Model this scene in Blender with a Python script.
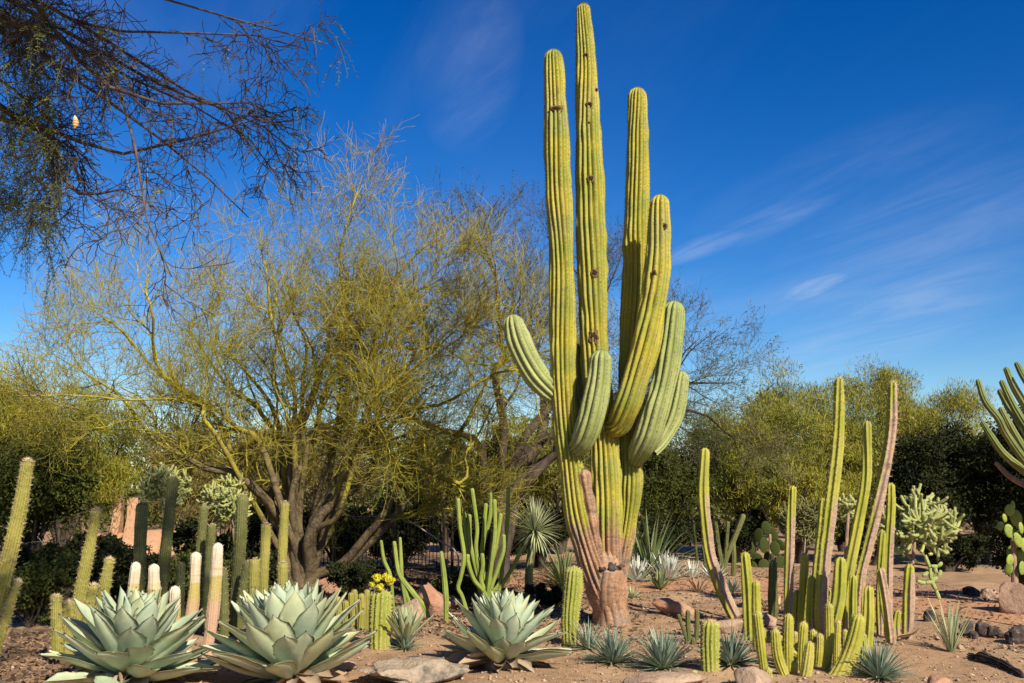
import bpy, math, random
import numpy as np
from math import radians as R_, sin, cos, pi

for o in list(bpy.data.objects):
    bpy.data.objects.remove(o)
SC = bpy.context.scene
COL = SC.collection

# ------------------------------------------------------------------ camera
F = 983.0
CAMZ = 1.2
PITCH = R_(8.6)
cam = bpy.data.cameras.new('camera')
cam.sensor_width = 36.0
cam.lens = F / 1024 * 36.0
cam.clip_end = 3000
cam.clip_start = 0.05
co = bpy.data.objects.new('camera', cam)
COL.objects.link(co)
co.location = (0, 0, CAMZ)
co.rotation_euler = (pi / 2 + PITCH, 0, 0)
SC.camera = co

# ------------------------------------------------------------------ light
SUN_AZ = R_(148)          # clockwise from +Y : behind the camera, to the right
SUN_EL = R_(37)
world = bpy.data.worlds.new('World')
SC.world = world
world.use_nodes = True
nt = world.node_tree
nt.nodes.clear()
wout = nt.nodes.new('ShaderNodeOutputWorld')
bg = nt.nodes.new('ShaderNodeBackground')
bg.inputs['Strength'].default_value = 0.057
sky = nt.nodes.new('ShaderNodeTexSky')
sky.sky_type = 'NISHITA'
sky.sun_disc = False
sky.sun_elevation = SUN_EL
sky.sun_rotation = SUN_AZ
sky.air_density = 1.0
sky.dust_density = 0.3
sky.ozone_density = 3.0
hs = nt.nodes.new('ShaderNodeHueSaturation')
hs.inputs['Saturation'].default_value = 1.44
hs.inputs['Hue'].default_value = 0.508
hs.inputs['Value'].default_value = 0.98
nt.links.new(sky.outputs[0], hs.inputs['Color'])
gm = nt.nodes.new('ShaderNodeGamma')
gm.inputs['Gamma'].default_value = 1.2
nt.links.new(hs.outputs[0], gm.inputs['Color'])
# thin wind-drawn cirrus, laid out by sky direction
tc = nt.nodes.new('ShaderNodeTexCoord')
sx = nt.nodes.new('ShaderNodeSeparateXYZ')
nt.links.new(tc.outputs['Generated'], sx.inputs[0])
def wm(op, a, b=None, c=None):
    n = nt.nodes.new('ShaderNodeMath'); n.operation = op
    for i, v in enumerate((a, b, c)):
        if v is None: continue
        if isinstance(v, (int, float)): n.inputs[i].default_value = v
        else: nt.links.new(v, n.inputs[i])
    return n.outputs[0]
zz = wm('MAXIMUM', wm('ADD', sx.outputs[2], 0.12), 0.02)
cu = wm('DIVIDE', sx.outputs[0], zz)
cv = wm('DIVIDE', sx.outputs[1], zz)
cx = nt.nodes.new('ShaderNodeCombineXYZ')
nt.links.new(cu, cx.inputs[0]); nt.links.new(cv, cx.inputs[1])
def cloud(rot, scl, nscale, lo, hi, seed, detail=7, dist=0.6):
    mp = nt.nodes.new('ShaderNodeMapping')
    mr_ = nt.nodes.new('ShaderNodeMapping')
    mr_.inputs['Rotation'].default_value = (0, 0, R_(rot))
    nt.links.new(cx.outputs[0], mr_.inputs[0])
    mp.inputs['Scale'].default_value = scl
    mp.inputs['Location'].default_value = (seed, seed * 0.7, 0)
    nt.links.new(mr_.outputs[0], mp.inputs[0])
    no = nt.nodes.new('ShaderNodeTexNoise')
    no.inputs['Scale'].default_value = nscale
    no.inputs['Detail'].default_value = detail
    no.inputs['Roughness'].default_value = 0.62
    no.inputs['Distortion'].default_value = dist
    nt.links.new(mp.outputs[0], no.inputs['Vector'])
    mr = nt.nodes.new('ShaderNodeMapRange')
    mr.interpolation_type = 'SMOOTHSTEP'
    mr.inputs['From Min'].default_value = lo
    mr.inputs['From Max'].default_value = hi
    nt.links.new(no.outputs[0], mr.inputs['Value'])
    return mr.outputs[0]
c1 = cloud(72, (0.45, 1.5, 1), 0.9, 0.42, 0.86, 3.1)
c2 = cloud(20, (0.5, 0.8, 1), 0.5, 0.40, 0.72, 8.3, 4, 0.3)
c3 = cloud(66, (0.4, 3.0, 1), 1.1, 0.48, 0.92, 1.7, 8, 0.7)
cs = wm('MULTIPLY', wm('ADD', wm('MULTIPLY', c1, 0.42), wm('MULTIPLY', c3, 0.36)), wm('ADD', wm('MULTIPLY', c2, 0.9), 0.1))
def puff(px, py, wx, wy, amp):
    # a small lens of cloud standing in one direction of the sky
    x = (px - 512) / F; y = (341.5 - py) / F
    d_ = np.array((x, cos(PITCH) - y * sin(PITCH), sin(PITCH) + y * cos(PITCH))); d_ /= np.linalg.norm(d_)
    az = math.atan2(d_[0], d_[1]); el = math.asin(d_[2])
    A_ = wm('SUBTRACT', wm('ARCTAN2', sx.outputs[0], sx.outputs[1]), az); E_ = wm('SUBTRACT', wm('ARCSINE', sx.outputs[2]), el)
    E_ = wm('ADD', E_, wm('MULTIPLY', A_, -0.28))
    r2 = wm('ADD', wm('POWER', wm('DIVIDE', wm('ABSOLUTE', A_), wx / F), 2.0), wm('POWER', wm('DIVIDE', wm('ABSOLUTE', E_), wy / F), 2.0))
    return wm('MULTIPLY', wm('MULTIPLY', wm('MAXIMUM', wm('SUBTRACT', 1.0, r2), 0.0), wm('ADD', c3n, 0.25)), amp)
c3n = cloud(60, (0.8, 3.0, 1), 2.4, 0.35, 0.7, 5.5, 8, 0.6)
for a_ in ((700, 248, 46, 12, .22), (770, 222, 70, 16, .10), (815, 287, 32, 9, .34), (840, 180, 160, 50, .05), (905, 250, 150, 70, .10), (880, 330, 140, 40, .16), (470, 60, 60, 90, .10)):
    cs = wm('ADD', cs, puff(*a_))
cs = wm('MINIMUM', cs, 0.8)
cm = nt.nodes.new('ShaderNodeMixRGB')
cm.inputs['Color2'].default_value = (7.2, 8.0, 9.4, 1)
nt.links.new(cs, cm.inputs['Fac'])
nt.links.new(gm.outputs[0], cm.inputs['Color1'])
nt.links.new(cm.outputs[0], bg.inputs['Color'])
nt.links.new(bg.outputs[0], wout.inputs['Surface'])

sun = bpy.data.lights.new('sun', 'SUN')
sun.energy = 5.0
sun.angle = R_(0.53)
sun.color = (1.0, 0.91, 0.75)
so = bpy.data.objects.new('sun', sun)
COL.objects.link(so)
so.rotation_euler = (pi / 2 - SUN_EL, 0, -SUN_AZ + pi)
so.location = (0, 0, 30)
from mathutils import Vector
sd = Vector((sin(SUN_AZ) * cos(SUN_EL), cos(SUN_AZ) * cos(SUN_EL), sin(SUN_EL)))
so.rotation_euler = (sd).to_track_quat('Z', 'Y').to_euler()

vs = SC.view_settings
vs.view_transform = 'Standard'
vs.look = 'None'
vs.gamma = 1
vs.exposure = 0.70
vs.use_curve_mapping = False
SC.cycles.max_bounces = 6
SC.cycles.diffuse_bounces = 3
SC.cycles.transparent_max_bounces = 4

# ------------------------------------------------------------------ placing
def pt(px, py, d):
    """point on the photograph's line of sight at the distance d ahead"""
    x = (px - 512) / F; y = (341.5 - py) / F
    Y = cos(PITCH) - y * sin(PITCH)
    Z = sin(PITCH) + y * cos(PITCH)
    k = d / Y
    return np.array((x * k, d, CAMZ + Z * k))
def mpp(p):
    """metres per pixel at a point"""
    return (p[1] * cos(PITCH) + (p[2] - CAMZ) * sin(PITCH)) / F
def gh(x, y):
    return (0.022 * np.sin(1.7 * x + .3) * np.sin(1.3 * y + .5) + 0.014 * np.sin(3.1 * x + 2.2 * y)
            + 0.009 * np.sin(6.1 * x - 4.7 * y + 1) * (np.abs(y) < 40))
def gd(py):
    """distance ahead at which the line of sight of row py meets the ground"""
    y = (341.5 - py) / F
    Y = cos(PITCH) - y * sin(PITCH); Z = sin(PITCH) + y * cos(PITCH)
    return -CAMZ / Z * Y
def gp(px, py):
    p = pt(px, py, gd(py)); p[2] = float(gh(p[0], p[1])); return p
def gx(px, d):
    """ground point at column px, distance d"""
    y0 = pt(px, 560, d)
    # column of sight keeps x/depth nearly constant
    k = (px - 512) / F
    x = k * (d * cos(PITCH) + (0 - CAMZ) * sin(PITCH))
    return np.array((x, d, float(gh(x, d))))

# ------------------------------------------------------------------ mesh helper
class MB:
    def __init__(s): s.v = []; s.q = []; s.t = []; s.a = []; s.n = 0; s.tail = 0
    def add(s, v, q=None, t=None, a=None):
        v = np.asarray(v, float).reshape(-1, 3)
        if a is None: a = np.zeros((len(v), 4))
        a = np.asarray(a, float)
        if a.ndim == 1: a = np.tile(a, (len(v), 1))
        s.v.append(v); s.a.append(a)
        if q is not None and len(q): s.q.append(np.asarray(q, np.int64).reshape(-1, 4) + s.n)
        if t is not None and len(t): s.t.append(np.asarray(t, np.int64).reshape(-1, 3) + s.n)
        s.n += len(v)
    def mesh(s, name, origin=(0, 0, 0), smooth=True):
        v = np.concatenate(s.v) - np.asarray(origin)
        q = np.concatenate(s.q) if s.q else np.zeros((0, 4), np.int64)
        t = np.concatenate(s.t) if s.t else np.zeros((0, 3), np.int64)
        me = bpy.data.meshes.new(name)
        me.vertices.add(len(v)); me.vertices.foreach_set('co', v.astype(np.float32).ravel())
        nl = len(q) * 4 + len(t) * 3
        me.loops.add(nl)
        me.loops.foreach_set('vertex_index', np.concatenate([q.ravel(), t.ravel()]).astype(np.int32))
        me.polygons.add(len(q) + len(t))
        st = np.concatenate([np.arange(len(q)) * 4, len(q) * 4 + np.arange(len(t)) * 3])
        me.polygons.foreach_set('loop_start', st.astype(np.int32))
        if s.tail:
            mi = np.zeros(len(st), np.int32); mi[-s.tail:] = 1; me.polygons.foreach_set('material_index', mi)
        if smooth: me.polygons.foreach_set('use_smooth', np.ones(len(st), bool))
        me.update(calc_edges=True)
        at = me.attributes.new('pa', 'FLOAT_COLOR', 'POINT')
        at.data.foreach_set('color', np.concatenate(s.a).astype(np.float32).ravel())
        return me
    
def merge(mb, sp):
    """spines belong to the skin they grow from: one mesh, second material"""
    n0 = mb.n; k = sum(len(t) for t in sp.t)
    if not k: return
    mb.v += sp.v; mb.a += sp.a; mb.t += [t + n0 for t in sp.t]; mb.n += sp.n; mb.tail = k

def obj(name, mb, mat, parent=None, origin=(0, 0, 0), smooth=True):
    me = mb.mesh(name, origin, smooth)
    me.materials.append(mat)
    o = bpy.data.objects.new(name, me)
    COL.objects.link(o)
    if parent is not None: o.parent = parent
    else: o.location = origin
    return o
def tag(o, label, cat, group=None):
    o['label'] = label; o['category'] = cat
    if group: o['group'] = group
    return o
def thing(name, loc, label, cat, group=None):
    o = bpy.data.objects.new(name, None); COL.objects.link(o)
    o.location = loc; o.empty_display_size = 0.1
    return tag(o, label, cat, group)

def catmull(P, n):
    P = np.asarray(P, float)
    if len(P) == 2: return P[0] + (P[1] - P[0]) * np.linspace(0, 1, n)[:, None]
    seg = np.linalg.norm(np.diff(P, axis=0), axis=1)[:]
    seg = np.maximum(seg, 1e-6)
    u = np.concatenate([[0], np.cumsum(seg)])
    Q = np.vstack([2 * P[0] - P[1], P, 2 * P[-1] - P[-2]])
    t = np.linspace(0, u[-1], n)
    i = np.clip(np.searchsorted(u, t, side='right') - 1, 0, len(P) - 2)
    f = ((t - u[i]) / seg[i])[:, None]
    p0, p1, p2, p3 = Q[i], Q[i + 1], Q[i + 2], Q[i + 3]
    return 0.5 * (2 * p1 + (p2 - p0) * f + (2 * p0 - 5 * p1 + 4 * p2 - p3) * f ** 2 + (3 * p1 - p0 - 3 * p2 + p3) * f ** 3)

def frames(P):
    T = np.gradient(P, axis=0); T /= np.linalg.norm(T, axis=1)[:, None] + 1e-9
    m = T.mean(0)
    ref = np.array((0, -1., 0)) if abs(m[1]) < 0.8 * np.linalg.norm(m) + 1e-6 else np.array((1., 0, 0))
    Nn = ref - T * (T @ ref)[:, None]; Nn /= np.linalg.norm(Nn, axis=1)[:, None] + 1e-9
    return T, Nn, np.cross(T, Nn)

def noise1(rng, n, k):
    """smooth random curve of n samples with about k bumps"""
    k = max(2, int(k)); a = rng.normal(0, 1, k + 3)
    x = np.linspace(0, k, n); i = x.astype(int); f = x - i; f = f * f * (3 - 2 * f)
    return a[i] * (1 - f) + a[np.minimum(i + 1, k + 2)] * f

def ribbed(mb, P, W, ribs=12, depth=0.2, sharp=False, per=6, step=0.03, wav=0.03, rng=None,
           cork=None, dome=1.0, tipscale=1.0, spines=None, sp_len=0.02, sp_n=3, sp_step=2, wob=0.15, irr=0.02, sp_w=.0011):
    """ribbed cactus stem along P with half-widths W. Last point of P is the tip."""
    rng = rng or np.random.default_rng(1)
    P = np.asarray(P, float); W = np.asarray(W, float)
    L = np.linalg.norm(np.diff(P, axis=0), axis=1).sum()
    n = int(np.clip(L / step, 8, 220))
    C = catmull(P, n)
    u = np.concatenate([[0], np.cumsum(np.linalg.norm(np.diff(P, axis=0), axis=1))]); u /= u[-1]
    s = np.linspace(0, 1, n)
    rad = np.interp(s, u, W)
    rad = rad * (1 + wav * noise1(rng, n, L / (rad.mean() * 2.2)) * 0.5)
    # dome
    dl = dome * rad[-1] / L
    e = np.clip((s - (1 - dl)) / max(dl, 1e-6), 0, 1)
    # extra rings within the dome
    ex = 1 - dl + dl * np.sin(np.linspace(0.05, 1, 9) * pi / 2)
    s2 = np.sort(np.concatenate([s[s < 1 - dl], ex]))
    C = np.stack([np.interp(s2, s, C[:, i]) for i in range(3)], 1)
    rad = np.interp(s2, s, rad)
    e = np.clip((s2 - (1 - dl)) / max(dl, 1e-6), 0, 1)
    prof = np.sqrt(np.maximum(1 - e ** 2, 0)); prof[-1] = 0.03
    n = len(s2)
    T, Nn, B = frames(C)
    m = ribs * per
    th = np.arange(m) / m * 2 * pi
    tw = wob * noise1(rng, n, max(2, L * 1.5)) * 0.5 + rng.uniform(0, 6)
    ph = th * ribs / 2
    cr = (1 - np.abs(np.sin(ph))) if sharp else np.abs(np.cos(ph)) ** 0.75
    fade = np.sqrt(np.clip(prof, 0, 1))
    rr = rad[:, None] * prof[:, None] * (1 - depth * (1 - cr)[None, :] * (0.35 + 0.65 * fade[:, None]))
    rid = np.floor(th * ribs / (2 * pi) + .5).astype(int) % ribs
    rn = np.stack([noise1(rng, n, max(3, L * 7)) for _ in range(ribs)], 1) * irr
    rr = rr * (1 + rn[:, rid] * cr[None]) * (1 + 0.003 * rng.normal(0, 1, (n, 1)) + 0.0025 * rng.normal(0, 1, (n, m)))
    a = th[None, :] + tw[:, None]
    V = C[:, None] + rr[..., None] * (np.cos(a)[..., None] * Nn[:, None] + np.sin(a)[..., None] * B[:, None])
    i = np.arange(n - 1)[:, None] * m; j = np.arange(m)[None, :]; j2 = (j + 1) % m
    q = np.stack([i + j, i + j2, i + m + j2, i + m + j], -1).reshape(-1, 4)
    A = np.zeros((n, m, 4))
    A[..., 0] = cr[None]; A[..., 1] = s2[:, None]; A[..., 2] = (s2 * L)[:, None]
    if cork is not None:
        nx = (np.cos(a)[..., None] * Nn[:, None] + np.sin(a)[..., None] * B[:, None])
        A[..., 3] = cork(s2[:, None] * np.ones((1, m)), nx, V)
    A2 = np.vstack([A.reshape(-1, 4), [[1, 1, L, A[-1, 0, 3]]]])
    V2 = np.vstack([V.reshape(-1, 3), C[-1:] + T[-1:] * rad[-1] * 0.01])
    lr = (n - 1) * m + np.arange(m)
    tri = np.stack([lr, (n - 1) * m + (np.arange(m) + 1) % m, np.full(m, n * m)], 1)
    mb.add(V2, q, tri, A2)
    if spines is not None:
        cj = np.where(cr > 0.95)[0]
        cj = cj[::1]
        ri = np.arange(0, n, sp_step)
        base_p = V[ri][:, cj].reshape(-1, 3)
        nor = (V[ri][:, cj] - C[ri][:, None]); nor /= np.linalg.norm(nor, axis=2)[..., None] + 1e-9
        nor = (nor + T[ri][:, None] * (0.2 + 1.2 * e[ri][:, None, None])).reshape(-1, 3)
        tt_ = np.repeat(T[ri][:, None], len(cj), 1).reshape(-1, 3)
        base_p = base_p + tt_ * rng.uniform(-.5, .5, (len(base_p), 1)) * sp_step * L / n * (np.repeat(e[ri], len(cj)) < .5)[:, None]
        base_p = np.repeat(base_p, sp_n, 0); nor = np.repeat(nor, sp_n, 0)
        dr = nor + rng.normal(0, 0.55, nor.shape); dr /= np.linalg.norm(dr, axis=1)[:, None]
        ln = sp_len * rng.uniform(0.5, 1.2, (len(dr), 1))
        sliver(spines, base_p - nor * 0.002, dr, ln, sp_w, rng)
    return C, rad, T, Nn, B

def sliver(mb, p, d, ln, w, rng):
    sd_ = np.cross(d, rng.normal(0, 1, d.shape)); sd_ /= np.linalg.norm(sd_, axis=1)[:, None] + 1e-9
    u2 = np.cross(d, sd_)
    k = len(p)
    V = np.stack([p + sd_ * w, p - sd_ * w * .5 + u2 * w * .87, p - sd_ * w * .5 - u2 * w * .87, p + d * ln], 1).reshape(-1, 3)
    b = np.arange(k)[:, None] * 4
    t = np.concatenate([b + [0, 1, 3], b + [1, 2, 3], b + [2, 0, 3]])
    A = np.zeros((k, 4, 4)); A[:, 3, 1] = 1; A[..., 3] = rng.random((k, 1))
    mb.add(V, None, t, A.reshape(-1, 4))

def tubes(mb, P, R, sides=3, rng=None):
    """many thin tubes at once: P (M,K,3), R (M,K)"""
    P = np.asarray(P, float); R = np.asarray(R, float)
    M, K, _ = P.shape
    if M == 0: return
    T = np.gradient(P, axis=1); T /= np.linalg.norm(T, axis=2)[..., None] + 1e-9
    mean = P[:, -1] - P[:, 0]
    ref = np.where(np.abs(mean[:, 2:3]) > 0.8 * np.linalg.norm(mean, axis=1)[:, None], np.array([[1., .1, 0]]), np.array([[.1, .1, 1.]]))
    ref = ref[:, None, :]
    Nn = ref - T * (T * ref).sum(2)[..., None]; Nn /= np.linalg.norm(Nn, axis=2)[..., None] + 1e-9
    B = np.cross(T, Nn)
    th = np.arange(sides) / sides * 2 * pi
    V = P[:, :, None] + R[:, :, None, None] * (np.cos(th)[:, None] * Nn[:, :, None] + np.sin(th)[:, None] * B[:, :, None])
    b = (np.arange(M) * K * sides)[:, None, None]
    i = (np.arange(K - 1) * sides)[None, :, None]; j = np.arange(sides)[None, None]; j2 = (j + 1) % sides
    q = np.stack([b + i + j, b + i + j2, b + i + sides + j2, b + i + sides + j], -1).reshape(-1, 4)
    A = np.zeros((M, K, sides, 4))
    A[..., 1] = np.linspace(0, 1, K)[None, :, None]
    A[..., 0] = np.clip(R[:, :, None] * 20, 0, 1)
    A[..., 3] = (rng or np.random.default_rng(0)).random((M, 1, 1))
    mb.add(V.reshape(-1, 3), q, None, A.reshape(-1, 4))

def grow(rng, P, R, n, u0, u1, ang, ln, K, up=0.0, trop=0.0, wig=0.15, rr=0.6, rmax=1, tip=0.35, angj=0.3, rmin=0.0012):
    """side shoots: n per parent polyline"""
    M, K0, _ = P.shape
    id_ = np.repeat(np.arange(M), n)
    u = rng.uniform(u0, u1, len(id_)) * (K0 - 1)
    i = np.clip(u.astype(int), 0, K0 - 2); f = (u - i)[:, None]
    p = P[id_, i] * (1 - f) + P[id_, i + 1] * f
    T = P[id_, i + 1] - P[id_, i]; T /= np.linalg.norm(T, axis=1)[:, None] + 1e-9
    r0 = R[id_, i] * (1 - f[:, 0]) + R[id_, i + 1] * f[:, 0]
    rnd = rng.normal(0, 1, p.shape); per = np.cross(T, rnd); per /= np.linalg.norm(per, axis=1)[:, None] + 1e-9
    a = (ang + angj * rng.normal(0, 1, len(p)))[:, None]
    d = np.cos(a) * T + np.sin(a) * per
    d[:, 2] += up
    d /= np.linalg.norm(d, axis=1)[:, None]
    L = rng.uniform(ln[0], ln[1], len(p)) * (1.15 - 0.45 * u / (K0 - 1))
    out = np.zeros((len(p), K, 3)); out[:, 0] = p
    for k in range(1, K):
        d = d + rng.normal(0, wig, d.shape); d[:, 2] += trop
        d /= np.linalg.norm(d, axis=1)[:, None]
        out[:, k] = out[:, k - 1] + d * (L / (K - 1))[:, None]
    rs = np.clip(r0 * rr, rmin, rmax)
    Ro = np.maximum(rs[:, None] * np.linspace(1, tip, K)[None], rmin * .8)
    return out, Ro

def leaves(mb, P, D, L, W, rng, droop=0.0):
    """flat two-triangle-pair leaves at P pointing along D"""
    D = D + rng.normal(0, 0.25, D.shape); D[:, 2] -= droop
    D /= np.linalg.norm(D, axis=1)[:, None] + 1e-9
    S = np.cross(D, rng.normal(0, 1, D.shape)); S /= np.linalg.norm(S, axis=1)[:, None] + 1e-9
    L = np.asarray(L).reshape(-1, 1); W = np.asarray(W).reshape(-1, 1)
    V = np.stack([P, P + D * L * .45 + S * W, P + D * L, P + D * L * .45 - S * W], 1)
    k = len(P)
    A = np.zeros((k, 4, 4)); A[..., 3] = rng.random((k, 1)); A[..., 1] = [0, .5, 1, .5]
    mb.add(V.reshape(-1, 3), np.arange(k * 4).reshape(-1, 4), None, A.reshape(-1, 4))

def pinnate(mb, P, D, L, rng, pairs=9, lw=0.004, ll=0.014, sag=0.5):
    """feather leaves: a sagging rachis with rows of small leaflets"""
    k = len(P)
    D = D / (np.linalg.norm(D, axis=1)[:, None] + 1e-9)
    up = np.array((0, 0, 1.))
    S = np.cross(D, up + rng.normal(0, .5, D.shape)); S /= np.linalg.norm(S, axis=1)[:, None] + 1e-9
    u = np.linspace(0.12, 1, pairs)
    L = np.asarray(L).reshape(-1, 1, 1)
    C = P[:, None] + D[:, None] * u[None, :, None] * L - up * (sag * u ** 2)[None, :, None] * L
    rach = np.stack([P, P + D * L[:, 0] * .5 - up * sag * .25 * L[:, 0], P + D * L[:, 0] - up * sag * L[:, 0]], 1)
    tubes(mb, rach, np.full((k, 3), 0.0012), 3, rng)
    for sg in (-1, 1):
        dd = (D * 0.5)[:, None] + sg * S[:, None] - up * 0.25
        dd = np.broadcast_to(dd, C.shape).reshape(-1, 3)
        leaves(mb, C.reshape(-1, 3), dd, np.full(k * pairs, ll) * rng.uniform(.7, 1.2, k * pairs), np.full(k * pairs, lw), rng)

def blob(mb, c, r, rng, sub=3, rough=0.25, flat=1.0, cutz=None, ridged=0.0, att=(0, 0, 0, 0), freq=1.6):
    """rock-like lump"""
    import bmesh
    bm = bmesh.new(); bmesh.ops.create_icosphere(bm, subdivisions=sub, radius=1)
    v = np.array([x.co[:] for x in bm.verts]); t = np.array([[q.index for q in f.verts] for f in bm.faces])
    bm.free()
    n = v.copy(); disp = np.zeros(len(v)); amp = rough; fr = freq
    for o in range(4):
        for _ in range(3):
            w = rng.normal(0, 1, 3); w /= np.linalg.norm(w)
            disp += amp / 3 * np.sin(fr * pi * (n @ w) + rng.uniform(0, 6)) * 1.2
        amp *= 0.55; fr *= 1.9
    # a few flat facets
    vv = n * (1 + disp)[:, None]
    for _ in range(int(ridged)):
        w = rng.normal(0, 1, 3); w /= np.linalg.norm(w); h = rng.uniform(0.55, 0.8)
        k = vv @ w; m = k > h
        vv[m] -= (k[m] - h)[:, None] * w * 0.9
    vv = vv * np.asarray(r)
    if cutz is not None: vv[:, 2] = np.maximum(vv[:, 2], cutz)
    mb.add(vv + np.asarray(c), None, t, np.tile(np.asarray(att, float), (len(v), 1)))

def ellipsoid(mb, c, r, axis=None, nu=14, nv=9, att=(0, 0, 0, 0), rng=None, bump=0.0):
    th = np.linspace(0, pi, nv); ph = np.arange(nu) / nu * 2 * pi
    V = np.stack([np.sin(th)[:, None] * np.cos(ph), np.sin(th)[:, None] * np.sin(ph), np.cos(th)[:, None] * np.ones(nu)], -1) * np.asarray(r)
    if bump and rng is not None: V = V * (1 + bump * rng.normal(0, 1, V.shape[:2]))[..., None]
    V = V.reshape(-1, 3)
    if axis is not None: V = V @ np.asarray(axis)
    i = np.arange(nv - 1)[:, None] * nu; j = np.arange(nu)[None]; j2 = (j + 1) % nu
    q = np.stack([i + j, i + nu + j, i + nu + j2, i + j2], -1).reshape(-1, 4)
    A = np.tile(np.asarray(att, float), (len(V), 1)); A[:, 1] = np.repeat(1 - th / pi, nu)
    mb.add(V + np.asarray(c), q, None, A)

# ------------------------------------------------------------------ materials
class NM:
    def __init__(s, name):
        s.m = bpy.data.materials.new(name); s.m.use_nodes = True
        s.t = s.m.node_tree; s.t.nodes.clear()
        s.out = s.new('ShaderNodeOutputMaterial')
        s.bs = s.new('ShaderNodeBsdfPrincipled')
        s.t.links.new(s.bs.outputs[0], s.out.inputs['Surface'])
        s._at = None; s._tc = None
    def new(s, t): return s.t.nodes.new(t)
    def set(s, sock, v):
        if isinstance(v, (int, float)): sock.default_value = v
        elif isinstance(v, tuple): sock.default_value = v if len(v) == 4 or sock.type != 'RGBA' else v + (1,)
        else: s.t.links.new(v, sock)
    def math(s, op, a, b=0.0, clamp=False):
        n = s.new('ShaderNodeMath'); n.operation = op; n.use_clamp = clamp
        s.set(n.inputs[0], a); s.set(n.inputs[1], b); return n.outputs[0]
    def mix(s, f, a, b, mode='MIX'):
        n = s.new('ShaderNodeMixRGB'); n.blend_type = mode
        s.set(n.inputs[0], f); s.set(n.inputs[1], a); s.set(n.inputs[2], b); return n.outputs[0]
    def rng(s, v, a, b, c=0.0, d=1.0):
        n = s.new('ShaderNodeMapRange'); n.interpolation_type = 'SMOOTHSTEP'
        s.set(n.inputs['Value'], v); n.inputs['From Min'].default_value = a; n.inputs['From Max'].default_value = b
        n.inputs['To Min'].default_value = c; n.inputs['To Max'].default_value = d; return n.outputs[0]
    def pa(s):
        if s._at is None:
            a = s.new('ShaderNodeAttribute'); a.attribute_name = 'pa'
            sp = s.new('ShaderNodeSeparateColor'); s.t.links.new(a.outputs['Color'], sp.inputs[0])
            s._at = (sp.outputs[0], sp.outputs[1], sp.outputs[2], a.outputs['Alpha'])
        return s._at
    def coord(s, scale=None):
        if s._tc is None: s._tc = s.new('ShaderNodeTexCoord').outputs['Object']
        if scale is None: return s._tc
        mp = s.new('ShaderNodeMapping'); mp.inputs['Scale'].default_value = scale
        s.t.links.new(s._tc, mp.inputs[0]); return mp.outputs[0]
    def noise(s, scale, detail=4, rough=0.55, aniso=None, dist=0.0):
        n = s.new('ShaderNodeTexNoise'); n.inputs['Scale'].default_value = scale
        n.inputs['Detail'].default_value = detail; n.inputs['Roughness'].default_value = rough
        n.inputs['Distortion'].default_value = dist
        s.t.links.new(s.coord(aniso), n.inputs['Vector']); return n.outputs[0]
    def vor(s, scale, aniso=None, feat='F1'):
        n = s.new('ShaderNodeTexVoronoi'); n.inputs['Scale'].default_value = scale; n.feature = feat
        s.t.links.new(s.coord(aniso), n.inputs['Vector']); return n
    def orand(s):
        return s.new('ShaderNodeObjectInfo').outputs['Random']
    def bump(s, h, strength=0.4, dist=0.01):
        n = s.new('ShaderNodeBump'); n.inputs['Strength'].default_value = strength; n.inputs['Distance'].default_value = dist
        s.set(n.inputs['Height'], h); s.t.links.new(n.outputs[0], s.bs.inputs['Normal'])
    def done(s, col, rough=0.6, spec=0.3, transl=0.0, tcol=None):
        s.set(s.bs.inputs['Base Color'], col); s.set(s.bs.inputs['Roughness'], rough)
        s.bs.inputs['Specular IOR Level'].default_value = spec
        if transl:
            tr = s.new('ShaderNodeBsdfTranslucent'); s.set(tr.inputs['Color'], tcol if tcol is not None else col)
            mx = s.new('ShaderNodeMixShader'); mx.inputs[0].default_value = transl
            s.t.links.new(s.bs.outputs[0], mx.inputs[1]); s.t.links.new(tr.outputs[0], mx.inputs[2])
            s.t.links.new(mx.outputs[0], s.out.inputs['Surface'])
        return s.m

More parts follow.
